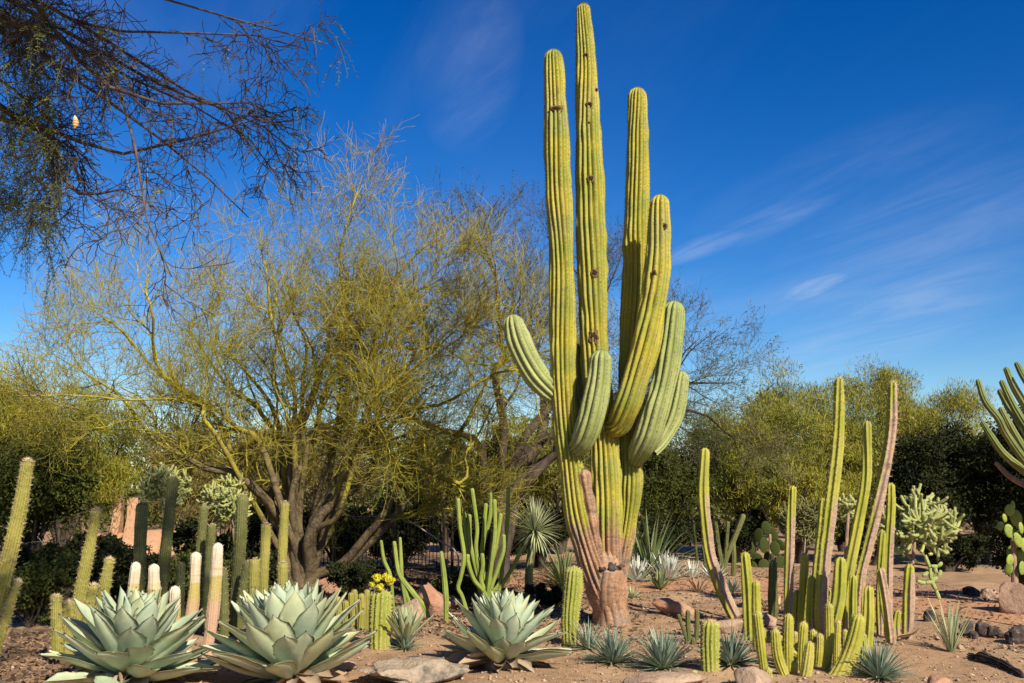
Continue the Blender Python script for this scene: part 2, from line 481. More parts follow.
def cactus_mat(name, c1, c2, crest, cork1, cork2, crest_w=0.8, dots=70, tip=None, tipw=0.02):
    m = NM(name); cr, t, ln, ck = m.pa()
    n1 = m.noise(3.0, 3); n2 = m.noise(30, 4)
    base = m.mix(m.rng(n1, 0.35, 0.65), c1, c2)
    base = m.mix(m.math('MULTIPLY', m.rng(n2, 0.45, 0.75), 0.35), base, tuple(x * 0.6 for x in c1))
    # seasonal growth bands across the stem
    bands = m.noise(1.0, 3, 0.6, (0.6, 0.6, 7.0))
    base = m.mix(m.math('MULTIPLY', m.rng(bands, 0.45, 0.8), 0.35), base, tuple(x * 1.25 for x in c2))
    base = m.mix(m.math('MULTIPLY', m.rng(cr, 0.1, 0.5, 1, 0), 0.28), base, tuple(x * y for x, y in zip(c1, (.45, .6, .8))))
    bl_ = m.noise(5.5, 6, .72); base = m.mix(m.math('MULTIPLY', m.rng(bl_, .60, .70), .55), base, (.27, .20, .10))
    du_ = m.noise(1.6, 4, .6); base = m.mix(m.math('MULTIPLY', m.rng(du_, .45, .7), .22), base, (.30, .28, .17))
    # felted areoles in a row along each rib crest
    dot = m.math('SINE', m.math('MULTIPLY', m.math('ADD', ln, m.math('MULTIPLY', n1, .12)), dots * 2 * pi / 4))
    dm = m.math('MULTIPLY', m.rng(cr, crest_w, 1.0), m.rng(dot, -0.4, 0.5, 0.35, 1.0))
    base = m.mix(m.math('MULTIPLY', dm, m.rng(n2, .3, .7, .1, .65)), base, crest)
    # cork climbs up from old wood
    nn = m.noise(9, 5, 0.65, (1, 1, 0.5)); n3 = m.noise(24, 4, 0.7, (1, 1, 2.5))
    ckf = m.math('MULTIPLY', m.rng(m.math('ADD', m.math('ADD', ck, m.math('MULTIPLY', m.math('SUBTRACT', nn, 0.5), 1.0)), m.math('MULTIPLY', m.math('SUBTRACT', 0.5, cr), 0.12)), 0.38, 0.62), m.rng(ck, 0.02, 0.15))
    corkc = m.mix(m.rng(n3, 0.35, 0.7), cork1, cork2)
    vs_ = m.noise(34, 4, .7, (1, 1, .12)); hc_ = m.noise(7, 4, .7, (.3, .3, 2.2)); bg_ = m.noise(4.5, 4, .6)
    corkc = m.mix(m.math('MULTIPLY', m.rng(vs_, .5, .7), .45), corkc, tuple(x * .45 for x in cork2))
    corkc = m.mix(m.math('MULTIPLY', m.rng(hc_, .56, .66), .5), corkc, tuple(x * .4 for x in cork2))
    corkc = m.mix(m.math('MULTIPLY', m.rng(bg_, .52, .64), .55), corkc, (.17, .15, .13))
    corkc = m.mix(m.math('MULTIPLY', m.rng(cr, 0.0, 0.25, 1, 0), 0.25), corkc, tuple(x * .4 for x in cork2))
    base = m.mix(ckf, base, corkc)
    if tip: base = m.mix(m.rng(t, 1 - tipw, 1.0), base, tip)
    m.bump(m.math('ADD', n2, m.math('MULTIPLY', n3, m.math('MULTIPLY', ckf, 1.5))), 0.35, 0.008)
    return m.done(base, 0.62, 0.25)

def simple(name, c1, c2, scale=8, detail=5, rough=0.75, bump=0.4, bd=0.01, aniso=None, spec=0.2, c3=None, s3=30):
    m = NM(name); n = m.noise(scale, detail, 0.6, aniso)
    col = m.mix(m.rng(n, 0.32, 0.68), c1, c2)
    if c3:
        n3 = m.noise(s3, 4, 0.6, aniso); col = m.mix(m.rng(n3, 0.52, 0.7), col, c3)
    n4 = m.noise(scale * 6, 4, 0.65, aniso)
    m.bump(m.math('ADD', n, m.math('MULTIPLY', n4, 0.5)), bump, bd)
    return m.done(col, rough, spec)

def leaf_mat(name, c1, c2, c3=None, transl=0.25, rough=0.5, tip=None, base=None, spec=0.3):
    m = NM(name); _, t, _, rd = m.pa()
    col = m.mix(rd, c1, c2)
    n = m.noise(1.3, 2)
    if c3: col = m.mix(m.rng(n, 0.4, 0.65), col, c3)
    if base: col = m.mix(m.rng(t, 0.0, 0.35, 1, 0), col, base)
    if tip: col = m.mix(m.rng(t, 0.93, 0.99), col, tip)
    return m.done(col, rough, spec, transl)

MAT = {}
CORK1 = (0.36, 0.21, 0.115); CORK2 = (0.27, 0.165, 0.105)
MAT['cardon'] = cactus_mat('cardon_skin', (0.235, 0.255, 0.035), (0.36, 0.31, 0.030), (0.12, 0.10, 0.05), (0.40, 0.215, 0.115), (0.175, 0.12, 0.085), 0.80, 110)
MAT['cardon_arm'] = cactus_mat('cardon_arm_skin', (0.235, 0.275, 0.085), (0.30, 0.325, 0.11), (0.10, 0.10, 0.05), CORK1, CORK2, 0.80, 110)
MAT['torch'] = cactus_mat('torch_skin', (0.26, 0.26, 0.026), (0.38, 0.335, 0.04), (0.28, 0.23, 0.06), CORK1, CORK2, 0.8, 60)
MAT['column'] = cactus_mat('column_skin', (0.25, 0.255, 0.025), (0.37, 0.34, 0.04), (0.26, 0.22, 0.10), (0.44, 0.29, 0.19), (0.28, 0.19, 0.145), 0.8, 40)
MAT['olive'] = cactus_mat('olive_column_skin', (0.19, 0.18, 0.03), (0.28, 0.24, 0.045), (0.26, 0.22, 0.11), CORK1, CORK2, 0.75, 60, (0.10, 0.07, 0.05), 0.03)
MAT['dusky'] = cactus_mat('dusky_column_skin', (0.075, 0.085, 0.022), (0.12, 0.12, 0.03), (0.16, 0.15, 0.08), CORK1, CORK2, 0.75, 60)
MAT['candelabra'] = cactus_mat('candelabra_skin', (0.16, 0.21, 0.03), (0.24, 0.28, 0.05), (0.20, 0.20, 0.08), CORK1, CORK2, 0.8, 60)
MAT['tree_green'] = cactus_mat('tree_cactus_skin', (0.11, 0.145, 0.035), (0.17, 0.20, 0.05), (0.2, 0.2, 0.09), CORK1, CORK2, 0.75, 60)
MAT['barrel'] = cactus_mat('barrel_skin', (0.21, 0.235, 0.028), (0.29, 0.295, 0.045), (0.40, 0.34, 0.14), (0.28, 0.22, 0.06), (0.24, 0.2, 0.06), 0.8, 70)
MAT['dead'] = simple('dead_cactus_bark', (0.40, 0.25, 0.16), (0.22, 0.15, 0.11), 14, 6, 0.9, 0.8, 0.02, (1, 1, .5))
MAT['wound'] = simple('woodpecker_scar', (0.012, 0.008, 0.006), (0.05, 0.028, 0.016), 40, 4, 0.95, .6)
MAT['spine'] = leaf_mat('spines', (0.55, 0.45, 0.25), (0.42, 0.30, 0.16), None, 0.0, 0.6)
MAT['spine_red'] = leaf_mat('red_spines', (0.45, 0.22, 0.12), (0.55, 0.38, 0.22), None, 0.0, 0.6)
MAT['hair'] = leaf_mat('white_hair', (0.62, 0.58, 0.47), (0.72, 0.68, 0.58), None, 0.1, 0.8)
# white-felted old-man columns: bands of wool, yellow waist, tan base
m = NM('woolly_skin'); cr, t, ln, ck = m.pa()
nb = m.noise(1.2, 3, .6, (1, 1, 9)); nf = m.noise(60, 4, .7)
tj = m.math('ADD', t, m.math('MULTIPLY', m.math('SUBTRACT', nb, .5), .16))
nb2 = m.noise(1.0, 2, .5, (1, 1, 22)); nb3 = m.noise(26, 4, .6)
tj = m.math('ADD', tj, m.math('MULTIPLY', m.math('SUBTRACT', nb3, .5), .12))
c_ = m.mix(m.rng(tj, 0.40, 0.62), (0.46, 0.29, 0.19), (0.40, 0.31, 0.10))
c_ = m.mix(m.rng(m.math('ADD', tj, m.math('MULTIPLY', m.math('SUBTRACT', nb2, .5), .5)), 0.66, 0.78), c_, (0.52, 0.42, 0.29))
c_ = m.mix(m.rng(tj, 0.86, 0.95), c_, (0.60, 0.51, 0.38))
c_ = m.mix(m.math('MULTIPLY', m.rng(nf, .5, .7), .45), c_, (0.45, 0.36, 0.24))
m.bump(nf, .6, .01); MAT['woolly'] = m.done(c_, .9, .1)
# agave: waxy blue-grey with dark tips and yellower base
m = NM('agave_leaf'); cr, t, ln, rd = m.pa()
n1 = m.noise(5, 4); n2 = m.noise(38, 4)
c_ = m.mix(m.rng(n1, .35, .65), (0.335, 0.405, 0.265), (0.43, 0.48, 0.325))
c_ = m.mix(m.math('MULTIPLY', m.rng(rd, 0.45, 1.0), m.rng(t, 0.3, .8, 0.15, .6)), c_, (0.47, 0.48, 0.23))
c_ = m.mix(m.math('MULTIPLY', m.rng(n2, .5, .75), .22), c_, (0.28, 0.34, 0.25))
c_ = m.mix(m.rng(t, 0, .22, .7, 0), c_, (0.36, 0.38, 0.12))
im_ = m.noise(9, 3, .5, (1, 1, .5)); c_ = m.mix(m.math('MULTIPLY', m.rng(im_, .52, .6), .22), c_, (.24, .31, .24))
c_ = m.mix(m.math('MULTIPLY', m.rng(cr, .86, 1.0), .7), c_, (0.27, 0.22, 0.12))
c_ = m.mix(m.rng(t, .965, .985), c_, (0.07, 0.04, 0.025))
m.bump(m.math('ADD', n1, m.math('MULTIPLY', n2, .4)), .25, .008)
MAT['agave'] = m.done(c_, .48, .35)
MAT['dry_leaf'] = leaf_mat('dry_leaf', (0.45, 0.31, 0.18), (0.25, 0.15, 0.085), (0.40, 0.30, 0.20), .1, .8)
MAT['yucca'] = leaf_mat('blue_yucca_leaf', (0.17, 0.235, 0.17), (0.29, 0.35, 0.25), None, .15, .5, (0.2, .13, .07), (0.26, 0.28, 0.12))
MAT['yucca_pale'] = leaf_mat('pale_yucca_leaf', (0.33, 0.38, 0.20), (0.47, 0.48, 0.27), None, .2, .5, (0.2, .13, .07), (0.2, 0.22, 0.1))
MAT['yucca_green'] = leaf_mat('green_yucca_leaf', (0.12, 0.17, 0.06), (0.2, 0.23, 0.09), None, .2, .5, (0.2, .13, .07), (0.22, 0.22, 0.09))
MAT['silver'] = leaf_mat('silver_leaf', (0.52, 0.55, 0.45), (0.64, 0.64, 0.54), None, .15, .6)
MAT['palo_bark'] = simple('palo_verde_bark', (0.115, 0.082, 0.038), (0.18, 0.135, 0.05), 5, 5, .85, .9, .02, (1, 1, .6), .15, (0.07, 0.048, 0.034), 9)
m = NM('palo_verde_bark'); cr, t, ln, ck = m.pa()
n1 = m.noise(5, 5, .6, (1, 1, .6)); n2 = m.noise(26, 5, .65)
thick = m.mix(m.rng(n1, .35, .65), (.075, .053, .036), (.15, .108, .06)); thick = m.mix(m.rng(n2, .5, .68), thick, (.13, .115, .035))
thin = m.mix(m.rng(n1, .35, .65), (.36, .31, .03), (.22, .18, .035))
m.bump(m.math('ADD', n1, m.math('MULTIPLY', n2, .6)), .8, .02)
MAT['palo_bark'] = m.done(m.mix(m.rng(m.math('ADD', cr, m.math('MULTIPLY', m.math('SUBTRACT', n1, .5), .8)), .34, .85), thin, thick), .8, .15)
MAT['dark_bark'] = simple('mesquite_bark', (0.045, 0.033, 0.026), (0.085, 0.062, 0.048), 9, 6, .9, .9, .02, (1, 1, .4))
MAT['grey_bark'] = simple('acacia_bark', (0.045, 0.036, 0.034), (0.115, 0.09, 0.082), 12, 5, .9, .6, .01)
MAT['yucca_trunk'] = simple('yucca_trunk_bark', (0.19, 0.19, 0.06), (0.28, 0.25, 0.1), 18, 5, .9, .9, .02, (1, 1, 2.5))
MAT['palo_twig'] = leaf_mat('palo_verde_twig', (0.46, 0.385, 0.035), (0.13, 0.10, 0.03), (0.26, 0.235, 0.025), .12, .6)
MAT['mesq_twig'] = leaf_mat('mesquite_twig', (0.095, 0.07, 0.06), (0.14, 0.11, 0.07), (0.12, 0.12, 0.035), .08, .7)
MAT['acacia_leaf'] = leaf_mat('acacia_leaf', (0.10, 0.13, 0.035), (0.20, 0.21, 0.06), None, .3, .5)
MAT['bush_a'] = leaf_mat('olive_foliage', (0.20, 0.19, 0.018), (0.30, 0.265, 0.026), (0.16, 0.17, 0.022), .2, .6)
MAT['bush_b'] = leaf_mat('green_foliage', (0.045, 0.06, 0.014), (0.10, 0.11, 0.02), (0.06, 0.07, 0.017), .2, .7, None, None, .1)
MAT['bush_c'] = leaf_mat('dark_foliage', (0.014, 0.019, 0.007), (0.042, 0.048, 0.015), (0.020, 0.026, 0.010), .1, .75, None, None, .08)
MAT['bush_d'] = leaf_mat('straw_foliage', (0.16, 0.12, 0.04), (0.22, 0.17, 0.05), (0.12, 0.1, 0.025), .2, .6)
MAT['cholla'] = cactus_mat('cholla_skin', (0.235, 0.285, 0.07), (0.33, 0.36, 0.105), (0.48, 0.47, 0.26), (0.33, 0.26, 0.13), (0.2, .15, .1), 0.6, 110)
MAT['pear'] = simple('prickly_pear_pad', (0.17, 0.24, 0.035), (0.27, 0.31, 0.05), 4, 4, .6, .3, .006, None, .3, (0.13, 0.13, 0.04), 45)
MAT['flower'] = leaf_mat('yellow_flower', (0.70, 0.60, 0.03), (0.62, 0.62, 0.06), None, .3, .5)
MAT['iron'] = simple('dark_iron', (0.012, 0.012, 0.012), (0.03, 0.024, 0.02), 20, 3, .6, .1)
MAT['adobe'] = simple('adobe', (0.42, 0.24, 0.14), (0.50, 0.31, 0.19), 3, 5, .9, .4, .02, None, .1, (0.33, .19, .11), 18)
MAT['rock'] = simple('sandstone', (0.29, 0.195, 0.128), (0.41, 0.29, 0.20), 4, 7, .9, .9, .03, None, .15, (0.24, 0.16, 0.115), 14)
MAT['rock_red'] = simple('red_rock', (0.30, 0.15, 0.09), (0.40, 0.24, 0.155), 5, 7, .9, .9, .03, None, .15, (0.22, 0.12, 0.08), 16)
MAT['rock_dark'] = simple('lava_rock', (0.045, 0.035, 0.032), (0.11, 0.085, 0.075), 9, 7, .95, 1.0, .04, None, .1, (0.2, .16, .13), 20)
MAT['rock_grey'] = simple('lichened_rock', (0.30, 0.235, 0.16), (0.40, 0.31, 0.22), 6, 7, .95, 1.0, .05, None, .1, (0.085, 0.082, 0.075), 4.2)
MAT['pebble'] = leaf_mat('pebble', (0.25, 0.155, 0.095), (0.42, 0.30, 0.205), None, 0, .9)
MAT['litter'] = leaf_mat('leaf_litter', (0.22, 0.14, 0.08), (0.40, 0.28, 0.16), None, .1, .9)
MAT['cocoon'] = None
# ground: reddish decomposed granite with gravel and scattered darker debris
def ground_mat(name, a, b, c, grain=1.0):
    m = NM(name)
    n1 = m.noise(0.55, 5, .6); n2 = m.noise(9 * grain, 6, .7); n3 = m.noise(70 * grain, 4, .7)
    v = m.vor(55 * grain)
    col = m.mix(m.rng(n1, .35, .65), a, b)
    n5 = m.noise(2.1, 5, .7); col = m.mix(m.math('MULTIPLY', m.rng(n5, .48, .68), .55), col, tuple(x * .8 for x in c))
    col = m.mix(m.math('MULTIPLY', m.rng(n2, .47, .70), .7), col, c)
    sp = m.new('ShaderNodeSeparateColor'); m.t.links.new(v.outputs['Color'], sp.inputs[0])
    peb = m.math('MULTIPLY', m.rng(v.outputs['Distance'], .12, .42, 1, 0), m.rng(sp.outputs[0], .62, .9))
    col = m.mix(m.math('MULTIPLY', peb, .65), col, m.mix(sp.outputs[1], (0.19, .115, .075), (0.56, .43, .32)))
    col = m.mix(m.math('MULTIPLY', m.rng(n3, .35, .75), .35), col, tuple(x * .55 for x in b))
    m.bump(m.math('ADD', m.math('MULTIPLY', n2, 1.0), m.math('ADD', m.math('MULTIPLY', peb, .6), m.math('MULTIPLY', n3, .35))), .75, .02)
    return m.done(col, .95, .1)
MAT['ground'] = ground_mat('desert_soil', (0.45, 0.295, 0.168), (0.34, 0.207, 0.115), (0.21, 0.128, 0.075))
MAT['path'] = ground_mat('packed_path', (0.48, 0.255, 0.138), (0.41, 0.215, 0.115), (0.33, 0.172, 0.095), .8)

# ================================================================== SETTING
def axis(lo, hi, fine, grow_, lim):
    a = list(np.arange(lo, hi + 1e-6, fine)); st = fine
    while a[-1] < lim:
        st *= grow_; a.append(a[-1] + st)
    st = fine
    while a[0] > -lim:
        st *= grow_; a.insert(0, a[0] - st)
    return np.array(a)
def sheet(xs, ys, lift=0.0, mask=None):
    X, Y = np.meshgrid(xs, ys, indexing='ij')
    Z = gh(X, Y) + lift
    nx, ny = X.shape
    i = np.arange(nx - 1)[:, None] * ny; j = np.arange(ny - 1)[None]
    q = np.stack([i + j, i + ny + j, i + ny + j + 1, i + j + 1], -1).reshape(-1, 4)
    mb = MB(); V = np.stack([X, Y, Z], -1).reshape(-1, 3)
    if mask is not None:
        c = V[q].mean(1); q = q[mask(c)]
    mb.add(V, q); return mb
g = obj('ground', sheet(axis(-5, 6, .08, 1.12, 900), axis(5, 14, .08, 1.12, 900)), MAT['ground'])
g['kind'] = 'structure'
# the packed footpath: wide at the right, narrowing behind the cardon and running off to the left
def path_mb():
    xs = np.concatenate([np.linspace(-9, 14, 160)])
    near = np.interp(xs, [-9, 0, 2, 3.6, 4.6, 14], [12.9, 12.4, 12.0, 10.2, 9.0, 8.2]) + .06 * np.sin(xs * 3.1) + .03 * np.sin(xs * 8)
    far = np.interp(xs, [-9, 0, 3, 4.4, 6, 14], [14.0, 13.7, 13.9, 13.2, 11.6, 11.0]) + .06 * np.sin(xs * 2.3 + 1) + .03 * np.sin(xs * 7)
    v = np.linspace(0, 1, 24)
    X = np.repeat(xs[:, None], 24, 1); Y = near[:, None] * (1 - v) + far[:, None] * v
    Z = gh(X, Y) + 0.006
    i = np.arange(159)[:, None] * 24; j = np.arange(23)[None]
    q = np.stack([i + j, i + 24 + j, i + 25 + j, i + j + 1], -1).reshape(-1, 4)
    mb = MB(); mb.add(np.stack([X, Y, Z], -1), q); return mb
p = obj('path', path_mb(), MAT['path']); p['kind'] = 'structure'

rng = np.random.default_rng(11)
# gravel and litter strewn over the bed: nobody could count it
mb = MB()
k = 16000
X = rng.uniform(-4.6, 6, k); Y = 5.6 + 7 * rng.random(k) ** 1.7
th_ = rng.random((k, 4))
sz = 0.003 + 0.016 * rng.random(k) ** 5
O8 = np.array([(1, 0, 0), (0, 1, 0), (-1, 0, 0), (0, -1, 0), (0, 0, .8), (0, 0, -.5)], float)
T8 = np.array([(0, 1, 4), (1, 2, 4), (2, 3, 4), (3, 0, 4), (1, 0, 5), (2, 1, 5), (3, 2, 5), (0, 3, 5)])
V = O8[None] * (sz[:, None, None] * rng.uniform(.6, 1.5, (k, 6, 1)))
V = V + np.stack([X, Y, gh(X, Y) + sz * .2], 1)[:, None]
A = np.zeros((k, 6, 4)); A[..., 3] = rng.random((k, 1))
mb.add(V.reshape(-1, 3), None, (T8[None] + (np.arange(k) * 6)[:, None, None]).reshape(-1, 3), A.reshape(-1, 4))
o = obj('gravel', mb, MAT['pebble'], smooth=False); o['kind'] = 'stuff'; tag(o, 'loose tan grit and small pebbles strewn across the planting bed', 'gravel')
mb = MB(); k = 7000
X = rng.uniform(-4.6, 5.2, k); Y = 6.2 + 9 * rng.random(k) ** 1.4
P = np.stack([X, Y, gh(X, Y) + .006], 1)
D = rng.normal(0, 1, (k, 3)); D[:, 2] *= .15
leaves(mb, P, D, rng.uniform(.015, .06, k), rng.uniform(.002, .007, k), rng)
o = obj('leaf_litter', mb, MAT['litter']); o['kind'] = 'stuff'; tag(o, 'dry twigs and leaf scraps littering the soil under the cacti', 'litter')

# dark leaves added to deepen the ground's shade, thickest under the palo verde
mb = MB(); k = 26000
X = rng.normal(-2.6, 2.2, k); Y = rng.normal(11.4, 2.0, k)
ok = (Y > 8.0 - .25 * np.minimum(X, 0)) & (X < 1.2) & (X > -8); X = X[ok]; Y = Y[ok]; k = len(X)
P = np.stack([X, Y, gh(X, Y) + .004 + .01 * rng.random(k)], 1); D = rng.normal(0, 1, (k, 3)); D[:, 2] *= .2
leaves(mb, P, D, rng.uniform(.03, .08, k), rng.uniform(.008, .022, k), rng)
MAT['shade_mulch'] = leaf_mat('shade_mulch', (0.075, 0.048, 0.03), (0.14, 0.09, 0.055), None, 0, .9)
X = rng.uniform(-5.5, -2.85, 4200); Y = rng.uniform(6.0, 8.6, 4200); k = len(X)  # more dark leaves standing in for shade at the left front
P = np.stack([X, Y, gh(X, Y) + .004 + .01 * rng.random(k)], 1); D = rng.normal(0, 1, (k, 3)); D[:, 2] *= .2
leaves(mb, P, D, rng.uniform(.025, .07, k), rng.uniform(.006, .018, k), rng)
X = rng.uniform(.2, 5.5, 6000); Y = rng.uniform(7.6, 16, 6000); ok = np.abs(Y - 12.4) > .2; X = X[ok]; Y = Y[ok]; k = len(X)  # thinner dark leaves that darken the ground at centre and right
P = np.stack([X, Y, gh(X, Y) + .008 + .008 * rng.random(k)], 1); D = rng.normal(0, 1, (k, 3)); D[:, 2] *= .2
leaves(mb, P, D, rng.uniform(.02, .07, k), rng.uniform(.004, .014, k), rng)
o = obj('shade_leaf_fall', mb, MAT['shade_mulch']); o['kind'] = 'stuff'; tag(o, 'dark brown leaves added to deepen the shade on the soil, thickest under the palo verde', 'litter')

# ================================================================== CARDON
def corkz(z0, soft):       # cork climbing from the ground to height z0 (metres)
    return lambda s, nx, V: np.clip(0.5 - (V[..., 2] - z0) / soft, 0, 1)
def nocork(s, nx, V): return np.zeros(s.shape)

def pxpath(pix, d, dd=None):
    out = []
    for i, q in enumerate(pix):
        off = q[2] if len(q) > 2 else 0
        out.append(pt(q[0], q[1], d + off))
    return np.array(out)
def stem(mb, pix, d, w, tip_up=True, **k):
    """stem given base-first in photograph pixels, width in pixels (one value or a list)"""
    P = pxpath(pix, d)
    w = np.asarray(w, float) * np.ones(len(P))
    W = np.array([mpp(p) * ww / 2 for p, ww in zip(P, w)])
    return ribbed(mb, P, W, **k)

DC = 9.2
MAT['spine_grey'] = leaf_mat('grey_spines', (0.07, 0.055, 0.035), (0.17, 0.14, 0.09), None, 0.0, 0.8)
base = gp(611, 626); base[1] = DC; base[0] = pt(611, 626, DC)[0]; base[2] = float(gh(base[0], DC))
cardon = thing('cardon_cactus', base, 'giant many-armed cardon cactus, yellow-green columns on a tan corky trunk', 'cactus')
def carm(name, pix, w, mat, seed, ribs=16, cork=None, d=DC, **k):
    mb = MB()
    kw = dict(ribs=ribs, depth=.32, per=6, step=.022, wav=.07, rng=np.random.default_rng(seed), cork=cork or nocork, wob=.25, irr=.035)
    kw.update(k)
    sp = MB()
    r = stem(mb, pix, d, w, spines=sp, sp_len=.018, sp_n=3, sp_step=1, sp_w=.0016, **kw)
    merge(mb, sp)
    o = obj(name, mb, MAT[mat], cardon, base); o.data.materials.append(MAT['spine_grey'])
    return o, r
ck = corkz(pt(0, 522, DC)[2], 1.7)
# trunk and its cut stump
mb = MB()
kw = dict(ribs=15, depth=.06, per=8, step=.02, wav=.10, irr=.05, cork=lambda s, nx, V: np.ones(s.shape), rng=np.random.default_rng(5))
stem(mb, [(613, 634), (613, 622), (611, 610), (607, 592), (603, 573), (601, 556), (601, 545)], DC, [42, 39, 37, 45, 45, 37, 24], dome=.7, **kw)
obj('trunk', mb, MAT['cardon'], cardon, base)
mb = MB()
stem(mb, [(608, 622, .09), (608, 602, -.02), (608, 585, -.10), (610, 568, -.13)], DC, [30, 31, 29, 26], dome=.15, ribs=12, depth=.06, per=8, step=.025, wav=.05,
     cork=lambda s, nx, V: np.ones(s.shape), rng=np.random.default_rng(6))
st = obj('stump', mb, MAT['cardon'], cardon, base)
mb = MB(); rr = np.random.default_rng(8); c0 = pt(610, 568, DC - .14)
for i in range(14):
    blob(mb, c0 + rr.normal(0, .045, 3) * (1, 1, .25) + (0, 0, .01), rr.uniform(.02, .045, 3) * (1, 1, .7), rr, 2, .4)
obj('broken_bark', mb, MAT['rock_dark'], st)
for c in st.children: 
    c.data.transform(__import__('mathutils').Matrix.Translation(-Vector(base)))

A1, r1 = carm('column', [(606, 600, -.05), (596, 575, -.08), (586, 545, -.1), (577, 510, -.1), (570, 460, -.1), (565, 420, -.1), (563, 370, -.1), (562, 300, -.1), (560, 220, -.1), (557, 150, -.1), (555, 95, -.1), (553, 50, -.1)],
     [25, 28, 28, 27, 26, 26, 26, 26, 26, 25, 23, 17], 'cardon', 21, cork=ck)
A2, r2 = carm('column', [(606, 606, .05), (607, 570, .0), (607, 520, -.02), (606, 480, 0), (603, 430, 0), (598, 395, 0), (594, 350, 0), (593, 300, 0), (591, 228, 0), (589, 150, 0), (586, 70, 0), (583, 4, 0)],
     [26, 32, 32, 30, 30, 28, 28, 29, 29, 27, 23, 13], 'cardon', 22, cork=ck)
A3, r3 = carm('column', [(612, 600, .12), (620, 560, .14), (627, 520, .14), (631, 480, .12), (631, 440, .14), (631, 380, .16), (634, 300, .18), (637, 220, .18), (638, 150, .18), (637, 88, .18)],
     [20, 22, 22, 25, 24, 25, 26, 25, 23, 18], 'cardon', 23, cork=corkz(pt(0, 532, DC)[2], 1.2))
A4, r4 = carm('arm', [(608, 430, -.05), (618, 424, -.16), (628, 403, -.28), (637, 376, -.32), (646, 345, -.34), (653, 305, -.34), (658, 257, -.34), (660, 195, -.34)],
     [16, 24, 28, 28, 29, 28, 26, 20], 'cardon', 24, ribs=12)
A5, r5 = carm('arm', [(634, 462, .05), (640, 450, -.08), (647, 436, -.16), (655, 412, -.2), (663, 385, -.2), (669, 352, -.2), (675, 301, -.2)],
     [13, 24, 28, 28, 27, 26, 21], 'cardon_arm', 25, ribs=12)
A6, r6 = carm('arm', [(652, 452, -.05), (662, 440, .0), (671, 422, .04), (677, 400, .05), (682, 371, .05)],
     [14, 18, 20, 20, 15], 'cardon_arm', 26, ribs=11)
A7, r7 = carm('arm', [(572, 452, -.12), (581, 443, -.26), (588, 428, -.33), (594, 407, -.36), (599, 380, -.37), (602, 350, -.37)],
     [13, 22, 26, 27, 26, 21], 'cardon_arm', 27, ribs=11)
A8, r8 = carm('arm', [(562, 402, -.05), (549, 390, -.08), (537, 376, -.1), (526, 357, -.1), (517, 337, -.1), (511, 315, -.1)],
     [16, 24, 26, 26, 25, 19], 'cardon_arm', 28, ribs=11)
A10, r10 = carm('arm', [(590, 425, .12), (581, 410, .2), (577, 385, .2), (576, 344, .2)], [8, 14, 15, 12], 'cardon_arm', 29, ribs=9)
A9, r9 = carm('dead_stem', [(603, 580, -.0), (599, 556, -.12), (597, 545, -.14), (595, 534, -.15), (593, 523, -.16), (591, 512, -.16), (589, 501, -.16), (587, 491, -.16), (585, 481, -.16), (583, 469, -.16)],
     [6, 9, 12, 10, 13, 11, 13.5, 11, 14.5, 13], 'cardon', 30, ribs=8, cork=lambda s, nx, V: np.ones(s.shape), wav=.10, depth=.14, irr=.08)
A9['label'] = 'dead corky grey-brown stem between the columns'
# woodpecker scars on the columns, each set into the skin
MAT['scab'] = simple('scar_tissue', (.20, .12, .05), (.10, .06, .03), 60, 4, .95, .8)
def scar(parent, path, r, py, dx, w, h, seed):
    C, rad = r[0], r[1]
    # ring whose picture row is py
    z = pt(583, py, DC)[2]; i = int(np.argmin(np.abs(C[:, 2] - z)))
    rr = np.random.default_rng(seed); mb = MB()
    px_ = mpp(C[i]); ox = dx * px_
    y = -math.sqrt(max(rad[i] ** 2 - ox ** 2, 1e-4)) * .93
    c = C[i] + (ox, y, 0)
    blob(mb, c, (w * px_ / 2, .010, h * px_ / 2), rr, 3, .22, freq=2.2)
    o = obj('scar', mb, MAT['scab'], parent, base)
    mb = MB(); blob(mb, c - (0, .006, 0), (w * px_ * .3, .010, h * px_ * .3), rr, 3, .3, freq=2.2); merge(mb, MB()) if 0 else None
    obj('hole', mb, MAT['wound'], o, base)
    return o
for (py, dx, w, h) in ((58, 0, 5, 6), (107, 1, 8, 4), (128, 0, 3, 2), (183, 0, 8, 8), (275, 1, 8, 10), (338, -1, 10, 15), (92, 9, 3, 4)):
    o = scar(A2, None, r2, py, dx, w, h, int(py))
    o.location = (0, 0, 0)
for (py, dx, w, h) in ((238, 4, 5, 6), (284, -4, 5, 8)): scar(A4, None, r4, py, dx, w, h, int(py))
scar(A1, None, r1, 116, 0, 13, 5, 3)
mb = MB(); rr = np.random.default_rng(9)
tp = r2[0][-1]
P0 = np.repeat((tp - (0, 0, .01))[None], 26, 0) + rr.normal(0, .012, (26, 3)) * (1, 1, .3)
D0 = rr.normal(0, .45, (26, 3)) + (0, 0, 1.); D0 /= np.linalg.norm(D0, axis=1)[:, None]
sliver(mb, P0, D0, rr.uniform(.03, .06, (26, 1)), .006, rr)
obj('dark_tuft', mb, MAT['wound'], cardon, base)

